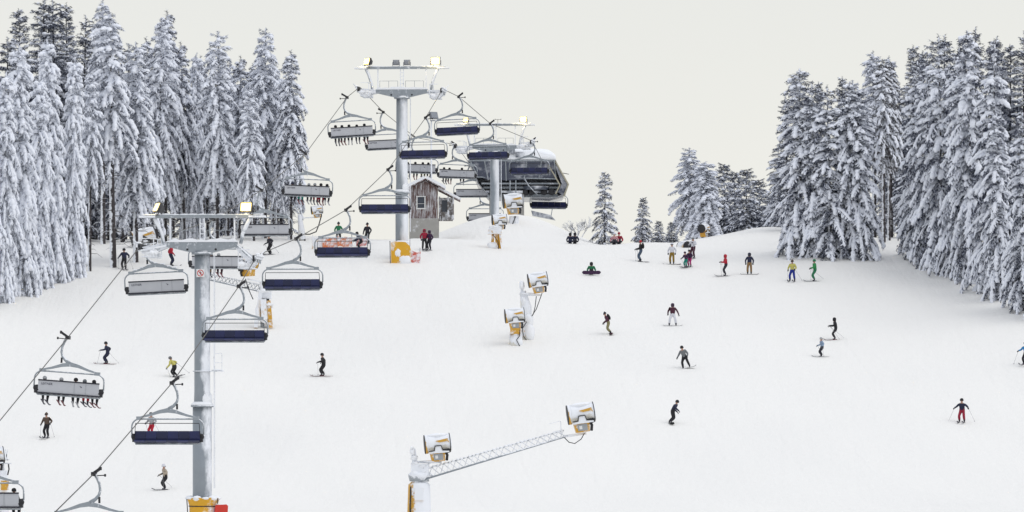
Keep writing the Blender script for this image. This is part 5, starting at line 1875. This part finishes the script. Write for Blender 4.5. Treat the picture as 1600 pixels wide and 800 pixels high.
def ski_mesh(mat, L=1.62):
    m = MB()
    n = 9
    vs = []
    for i in range(n):
        t = i / (n - 1)
        y = -L * 0.44 + L * t
        w = 0.045 + 0.012 * abs(2 * t - 1)
        if t > 0.93: w *= 0.5
        z = 0.012 + (0.10 * ((t - 0.82) / 0.18) ** 2 if t > 0.82 else 0)
        for x, dz in ((-w, 0), (w, 0), (w, 0.022), (-w, 0.022)):
            vs.append((x, y, z + dz))
    fs = [(4 * i + j, 4 * i + (j + 1) % 4, 4 * i + 4 + (j + 1) % 4, 4 * i + 4 + j) for i in range(n - 1) for j in range(4)] + [(0, 1, 2, 3), (4 * n - 1, 4 * n - 2, 4 * n - 3, 4 * n - 4)]
    m.add(vs, fs)
    m.box((0, -0.02, 0.045), (0.08, 0.34, 0.035))
    return m.mesh('ski', mat)


def board_mesh(mat, L=1.52):
    m = MB()
    n = 15
    vs = []
    for i in range(n):
        t = i / (n - 1)
        x = -L / 2 + L * t
        e = abs(2 * t - 1)
        w = 0.135 + 0.015 * e
        if e > 0.8: w *= math.sqrt(max(0.05, 1 - ((e - 0.8) / 0.2) ** 2))
        z = 0.01 + (0.09 * ((e - 0.78) / 0.22) ** 2 if e > 0.78 else 0)
        for y, dz in ((-w, 0), (w, 0), (w, 0.02), (-w, 0.02)):
            vs.append((x, y, z + dz))
    fs = [(4 * i + j, 4 * i + (j + 1) % 4, 4 * i + 4 + (j + 1) % 4, 4 * i + 4 + j) for i in range(n - 1) for j in range(4)] + [(0, 1, 2, 3), (4 * n - 1, 4 * n - 2, 4 * n - 3, 4 * n - 4)]
    return m.add(vs, fs).mesh('snowboard', mat)


SKIS = [ski_mesh(m) for m in SKI_M]


def person(label, short, loc, heading, pose, jacket, pants, gear='ski', hat=('helmet', 'black'), glove='black', boot='dark', scale=1.0, roll=0.0, pitch=0.0, poles=True, board='dark', pack=None, ski=0, extra=None, group='skiers and snowboarders'):
    mats = [cloth(C[jacket]) if isinstance(jacket, str) else jacket, cloth(C[pants]), cloth(C[boot]), cloth(C[glove]), SKIN]
    me, J = body_mesh(pose, mats)
    root = empty('person', loc)
    root.rotation_euler = Euler((R(pitch), R(roll), R(heading)))
    root.scale = (scale,) * 3
    tag(root, label, 'person', group)
    mesh_obj('body', me, root)
    headgear(hat[0], J, cloth(C[hat[1]]), root)
    if glove not in GLOVE: GLOVE[glove] = glove_mesh(cloth(C[glove]))
    for i, (p, dv) in enumerate(J['hands']):
        g = mesh_obj('glove', GLOVE[glove], root)
        q = dv.to_track_quat('Y', 'Z')
        g.matrix_local = Matrix.Translation(p + dv * 0.035) @ q.to_matrix().to_4x4() @ Matrix.Diagonal((1 if i else -1, 1, 1, 1))
    if gear == 'ski':
        for a in J['ankles']:
            s = mesh_obj('ski', SKIS[ski], root)
            s.location = (a.x, a.y + 0.04, a.z - 0.135)
            if pose.get('seat'):
                s.rotation_euler = (R(-14), 0, R(rng.uniform(-6, 6))); s.location.z -= 0.02
    elif gear == 'board':
        b = mesh_obj('snowboard', board_mesh(cloth(C[board])), root)
        a = (J['ankles'][0] + J['ankles'][1]) / 2
        b.location = (a.x, a.y + 0.04, -0.025)
        if pose.get('sit_ground'):
            b.location = (0, 0.60, 0.14); b.rotation_euler = (R(78), 0, 0)
    if pack:
        c = J['chest'] - Vector((0, 0.2 * math.cos(J['lean']), -0.02))
        m = MB()
        m.blob((0, 0, 0), (0.17, 0.12, 0.25), 3, 10, 8, 0.03)
        o = m.build('backpack', cloth(C[pack]), root)
        o.location = c; o.rotation_euler = (-J['lean'], 0, 0)
    if extra == 'stripes':
        pass
    bpy.context.view_layer.update()
    if gear == 'ski' and poles and not pose.get('seat'):
        for i, (p, dv) in enumerate(J['hands']):
            tip = pose.get('tips', ((-0.55, -0.45), (0.55, -0.45)))[i]
            top = p + dv * 0.05
            t = Vector((tip[0], tip[1], 0.02))
            m = MB()
            ax = (t - top).normalized()
            m.tube([top - ax * 0.08, top - ax * 0.02, t], [0.018, 0.011, 0.007], 6)
            bk = t - ax * 0.07
            m.tube([bk, bk + ax * 0.012], [0.04, 0.045], 8)
            po = m.build('ski_pole', SKI_M[2])
            po.matrix_world = root.matrix_world.copy()
            tag(po, 'thin ski pole in the %s hand of the %s' % (('left', 'right')[i], short), 'ski pole', 'ski poles')
    return root


def stand(px, row):
    return ground_hit(px, row)


ST = dict(knee=0.25, lean=14)
ski_wide = dict(knee=0.3, lean=16, stance=0.18, hands=((-0.48, 0.18, -0.25), (0.48, 0.18, -0.25)), tips=((-0.95, 0.1), (0.95, 0.1)))
upright = dict(knee=0.08, lean=4, stance=0.14, hands=((-0.30, 0.12, -0.42), (0.30, 0.12, -0.42)))
fold = dict(knee=0.1, lean=8, stance=0.13, hands=((-0.16, 0.32, -0.22), (0.16, 0.32, -0.22)), tips=((-0.4, 0.25), (0.4, 0.25)))
sb = dict(knee=0.45, lean=22, stance=0.25, hands=((-0.5, 0.12, -0.2), (0.45, 0.1, -0.3)), feet=((-0.26, 0.0), (0.26, 0.0)))
sitg = dict(sit_ground=True, lean=12, hands=((-0.3, 0.25, -0.35), (0.3, 0.25, -0.35)))


def hp(px, row, **k):
    return ground_hit(px, row, **k)


# mid and lower slope
person('dark-clad skier with poles on open snow in the middle left', 'dark-clad skier at middle left', hp(505, 588), 75, ski_wide, 'black', 'black', hat=('helmet', 'black'), ski=1)
person('navy skier with both poles out, right of the nearest grey chair', 'navy skier right of nearest grey chair', hp(167, 569), 80, dict(knee=0.4, lean=18, hands=((-0.42, 0.3, -0.22), (0.42, -0.05, -0.3)), tips=((-0.5, 0.6), (0.5, -0.8))), 'navy', 'navy', ski=1)
person('skier in pale yellow jacket leaning above the nearest blue chair grip', 'skier in pale yellow jacket', hp(275, 590), 60, dict(knee=0.5, lean=24, hands=((-0.3, 0.3, -0.35), (0.4, -0.1, -0.1)), tips=((-.4, .2), (0.5, -0.9))), 'yellow', 'black', pitch=-16, hat=('helmet', 'grey'))
person('skier in brown jacket standing below the nearest grey chair', 'skier in brown jacket', hp(73, 684), 160, dict(knee=0.15, lean=10, hands=((-0.36, 0.1, -0.3), (0.3, 0.2, -0.35)), tips=((-.5, -.2), (.35, .3))), 'brown', 'black', hat=('hat', 'brown'))
person('skier in beige jacket and white helmet at the bottom left', 'skier in beige jacket', hp(258, 765), 118, dict(knee=0.3, lean=18, hands=((-0.40, 0.25, -0.2), (0.4, 0.15, -0.3)), tips=((-.4, .3), (0.6, -.9))), 'beige', 'black', hat=('helmet', 'white'))
person('skier in grey top and red trousers seen over the nearest blue seat', 'skier in red trousers over blue seat', hp(237, 683), 150, dict(knee=0.3, lean=16, hands=((-0.4, 0.2, -0.3), (0.3, 0.2, -0.3))), 'lgrey', 'red', hat=('helmet', 'black'))
person('skier in navy jacket and red trousers with poles spread, lower right', 'skier in red trousers at lower right', hp(1503, 660), 165, ski_wide, 'navy', 'crimson', hat=('helmet', 'black'))
person('skier in blue jacket cut off by the right edge', 'skier in blue jacket at right edge', hp(1603, 570), 150, ski_wide, 'sky', 'black')
person('black-clad snowboarder leaning hard, lowest on the open slope', 'black snowboarder', hp(1046, 662), -75, dict(knee=0.15, lean=14, feet=((-0.22, 0.0), (0.22, 0.0)), hands=((-0.3, 0.3, -0.35), (0.45, 0.15, -0.3))), 'navy', 'black', 'board', hat=('helmet', 'black'), pitch=-17, board='black')
person('snowboarder in grey striped jacket on the middle of the slope', 'striped snowboarder', hp(1073, 575), 165, dict(knee=0.3, lean=18, feet=((-0.25, 0.0), (0.25, 0.0)), hands=((-0.3, 0.2, -0.4), (0.45, 0.2, -0.35))), 'grey', 'black', 'board', hat=('helmet', 'black'), roll=13, board='lgrey')
person('snowboarder in maroon jacket with black backpack and khaki trousers', 'maroon snowboarder', hp(955, 522), 95, dict(knee=0.15, lean=10, feet=((-0.25, 0.0), (0.25, 0.0)), hands=((-0.45, 0.25, -0.35), (0.3, 0.25, -0.35))), 'maroon', 'khaki', 'board', hat=('hat', 'dark'), pitch=-16, pack='black', board='maroon')
person('snowboarder in purple jacket and white trousers facing downhill', 'purple snowboarder', hp(1051, 509), 178, dict(knee=0.15, lean=8, feet=((-0.26, 0.0), (0.26, 0.0)), hands=((-0.45, 0.0, -0.42), (0.36, 0.12, -0.38))), 'maroon', 'white', 'board', hat=('hood', 'purple'), board='lgrey')
person('black-clad skier at the right, above the child in pale blue', 'black-clad skier at right', hp(1305, 531), 95, dict(knee=0.25, lean=12, hands=((-0.25, 0.4, -0.22), (0.3, 0.3, -0.25)), tips=((-.3, -.3), (.4, -0.9))), 'black', 'black', hat=('hood', 'black'), ski=1)
person('small skier in pale blue jacket just below the black-clad skier', 'small skier in pale blue', hp(1284, 558), 110, dict(knee=0.3, lean=14, hands=((-0.5, 0.15, -0.35), (0.35, 0.2, -0.3)), tips=((-.7, .1), (.6, -.5))), 'lblue', 'dark', hat=('helmet', 'lgrey'), scale=0.86, ski=2)
person('snowboarder in green and black sitting on the snow behind a purple board', 'sitting snowboarder', hp(924, 429), 180, sitg, 'dgreen', 'black', 'board', hat=('hood', 'black'), board='purple', scale=1.0)
# ridge line
person('skier in black jacket with red hat standing at the ridge', 'skier with red hat', hp(1001, 409), 80, dict(knee=0.12, lean=6, hands=((-0.3, 0.3, -0.3), (0.3, 0.25, -0.3)), tips=((-.35, .35), (.35, .3))), 'black', 'jeans', hat=('hat', 'red'), pack='black')
person('snowboarder in white patterned jacket and mustard trousers on the ridge', 'mustard snowboarder', hp(1050, 413), 172, upright, 'white', 'mustard', 'board', hat=('hat', 'white'), board='black')
person('skier in black and white top behind the two children on the ridge', 'skier in black and white', hp(1083, 404), 150, dict(knee=0.12, lean=6, hands=((-0.2, 0.3, -0.1), (0.25, 0.3, -0.15)), tips=((-.3, .2), (.3, .2))), 'white', 'maroon', hat=('helmet', 'lgrey'))
person('child in purple jacket and teal trousers on the ridge', 'child in teal trousers', hp(1072, 418), 140, dict(knee=0.25, lean=26, hands=((-0.4, 0.2, -0.3), (0.35, 0.2, -0.3))), 'purple', 'teal', hat=('helmet', 'purple'), scale=0.78)
person('child in dark jacket and pink trousers close behind the teal-trousered child', 'child in pink trousers', hp(1078, 417), 150, dict(knee=0.2, lean=20, hands=((-0.3, 0.2, -0.35), (0.35, 0.2, -0.3))), 'purple', 'pink', hat=('helmet', 'dark'), scale=0.82, poles=False)
person('skier in red hooded jacket standing on the ridge', 'skier in red hooded jacket', hp(1134, 431), 100, fold, 'red', 'dark', hat=('hood', 'red'), ski=0)
person('snowboarder in navy jacket and tan trousers right of the red hooded skier', 'navy and tan snowboarder', hp(1171, 429), 175, upright, 'navy', 'tan', 'board', hat=('hood', 'navy'), board='dark')
person('skier in pale yellow jacket and blue trousers on the ridge at right', 'skier in blue trousers', hp(1238, 440), 165, dict(knee=0.2, lean=8, stance=0.2, hands=((-0.28, 0.25, -0.35), (0.3, 0.2, -0.38)), tips=((-.9, .4), (.5, -.3))), 'yellow', 'blue', hat=('hat', 'brown'))
person('skier all in green beside the blue-trousered skier', 'skier in green', hp(1273, 440), 100, dict(knee=0.12, lean=8, hands=((-0.3, 0.32, -0.28), (0.32, 0.2, -0.3)), tips=((-.4, .4), (.6, -1.1))), 'green', 'dgreen', hat=('helmet', 'dgreen'))
# crest near the station and the netting
person('skier in red jacket standing close to a dark-clad skier by the hut', 'skier in red jacket by the hut', hp(663, 391), 190, upright, 'crimson', 'black', hat=('hood', 'crimson'), poles=False)
person('skier in dark purple standing right of the red jacket by the hut', 'dark purple skier by the hut', hp(671, 391), 150, upright, 'purple', 'dark', hat=('hood', 'purple'), scale=0.94, poles=False)
person('left one of two people in navy sitting at the foot of the mound', 'left sitter', hp(891, 381), 180, sitg, 'navy', 'navy', None, hat=('hood', 'black'), scale=0.95)
person('right one of two people in navy sitting at the foot of the mound', 'right sitter', hp(898.5, 381), 175, sitg, 'navy', 'dark', None, hat=('hood', 'dark'), scale=0.98)
person('person in pale pink jacket sitting below the lone spruce', 'pale pink person', gpt(960, 436), 180, sitg, 'rose', 'dark', None, hat=('hat', 'white'))
person('person in red jacket sitting beside the pale pink one below the lone spruce', 'red person', gpt(967.5, 436.5), 170, sitg, 'crimson', 'dark', None, hat=('hat', 'crimson'))
person('navy skier at the far left below the bare trunks', 'navy skier below bare trunks', hp(194, 421), 20, dict(knee=0.2, lean=10, hands=((-0.42, 0.1, -0.3), (0.45, 0.15, -0.25)), tips=((-.6, -.4), (.7, -.2))), 'navy', 'black', hat=('helmet', 'black'))
person('skier in red jacket behind the near tower left arm', 'red skier behind near tower', hp(267, 416), 300, upright, 'red', 'navy', hat=('hood', 'red'), poles=False)
person('dark skier gliding below the empty grey chair at the wood edge', 'dark skier at wood edge', hp(423, 398), 130, dict(knee=0.35, lean=16, hands=((-0.4, 0.15, -0.3), (0.4, 0.15, -0.3))), 'dark', 'black', roll=8, hat=('helmet', 'dark'))
person('dark person standing at the crest right of the orange netting', 'person right of netting', hp(574, 381), 160, upright, 'dark', 'black', hat=('hat', 'dark'), poles=False)
person('navy skier bending in front of the red net', 'navy skier before net', hp(563, 392), 90, dict(knee=0.4, lean=38, hands=((-0.3, 0.35, -0.3), (0.3, 0.3, -0.35))), 'navy', 'black', hat=('helmet', 'black'))
person('person in green jacket behind the orange netting', 'person in green behind netting', gpt(529, 432), 180, upright, 'dgreen', 'black', None, hat=('hat', 'dark'))

# riders on the lift ---------------------------------------------------------
SEATP = dict(seat=True, lean=-12, hands=((-0.15, 0.32, -0.30), (0.15, 0.32, -0.30)), head=4)
_seat_cache = {}


def rider(chair, slot, jacket, pants, hat, label, ski=0):
    key = (jacket, pants, hat, ski)
    M = Matrix.Translation(chair.location) @ chair.rotation_euler.to_matrix().to_4x4()
    p = M @ Vector((0.24 - 1.42 + slot * 0.568, 0.20, -2.97))
    if key not in _seat_cache:
        o = person(label, label, p, 0, SEATP, jacket, pants, hat=hat, ski=ski, poles=False, group='riders on the lift chairs')
        _seat_cache[key] = o
    else:
        o = copy_tree(_seat_cache[key])
        o.location = p
    e = chair.rotation_euler
    sc_ = rng.uniform(0.86, 0.93)
    o.scale = (sc_,) * 3
    o.rotation_euler = (e[0], e[1], e[2] + R(rng.uniform(-5, 5)))
    o['label'] = label
    return o


def riders(chair, where, lst):
    words = ['leftmost', 'second', 'third', 'fourth', 'fifth', 'sixth']
    for n, (slot, j, p, h, txt) in enumerate(lst):
        w = words[n] + (' rider' if n == 0 else ' rider from left') if len(lst) > 1 else 'only rider in view'
        rider(chair, slot, j, p, h, '%s in %s on %s' % (w, txt, where), n % 3)


hb, hg, hw_, hn = ('helmet', 'black'), ('helmet', 'grey'), ('helmet', 'lgrey'), ('hat', 'navy')
riders(LCH[0], 'the chair cut by the bottom left corner', [(5, 'dark', 'black', hb, 'black clothes')])
riders(LCH[1], 'the nearest whole chair', [(0.1, 'brown', 'black', hw_, 'black trousers'), (1.7, 'grey', 'black', hw_, 'black trousers'), (3.1, 'dark', 'black', hb, 'black trousers'), (4.0, 'crimson', 'red', hg, 'red trousers'), (4.9, 'dark', 'black', hb, 'black trousers')])
riders(LCH[3], 'the chair behind the near tower mast', [(1.75, 'lblue', 'tan', hn, 'tan trousers'), (2.6, 'dark', 'maroon', hw_, 'dark trousers')])
riders(LCH[5], 'the full chair by the left wood', [(0.5, 'blue', 'black', ('helmet', 'navy'), 'black trousers'), (1.5, 'teal', 'teal', hg, 'teal trousers'), (2.7, 'dark', 'dark', hw_, 'dark trousers'), (3.5, 'red', 'crimson', hw_, 'red trousers'), (4.3, 'dark', 'crimson', hb, 'dark red trousers'), (5.1, 'black', 'black', hb, 'black trousers')])
riders(LCH[6], 'the full chair left of the middle mast', [(0.2, 'black', 'black', hb, 'black clothes'), (1.1, 'dark', 'dark', hb, 'dark clothes'), (2.1, 'navy', 'black', hb, 'navy jacket'), (3.2, 'dark', 'dark', hb, 'dark clothes'), (4.3, 'navy', 'black', hb, 'navy jacket')])
riders(LCH[8], 'the left chair above the hut', [(1.0, 'dark', 'black', hb, 'black clothes'), (2.2, 'navy', 'black', hb, 'navy jacket'), (3.4, 'grey', 'khaki', hb, 'khaki trousers'), (4.3, 'dark', 'dark', hb, 'dark clothes')])
riders(LCH[9], 'the right chair above the hut', [(0.3, 'dark', 'black', hb, 'black clothes'), (1.2, 'navy', 'black', hb, 'navy jacket'), (3.3, 'dark', 'dark', hb, 'dark clothes')])
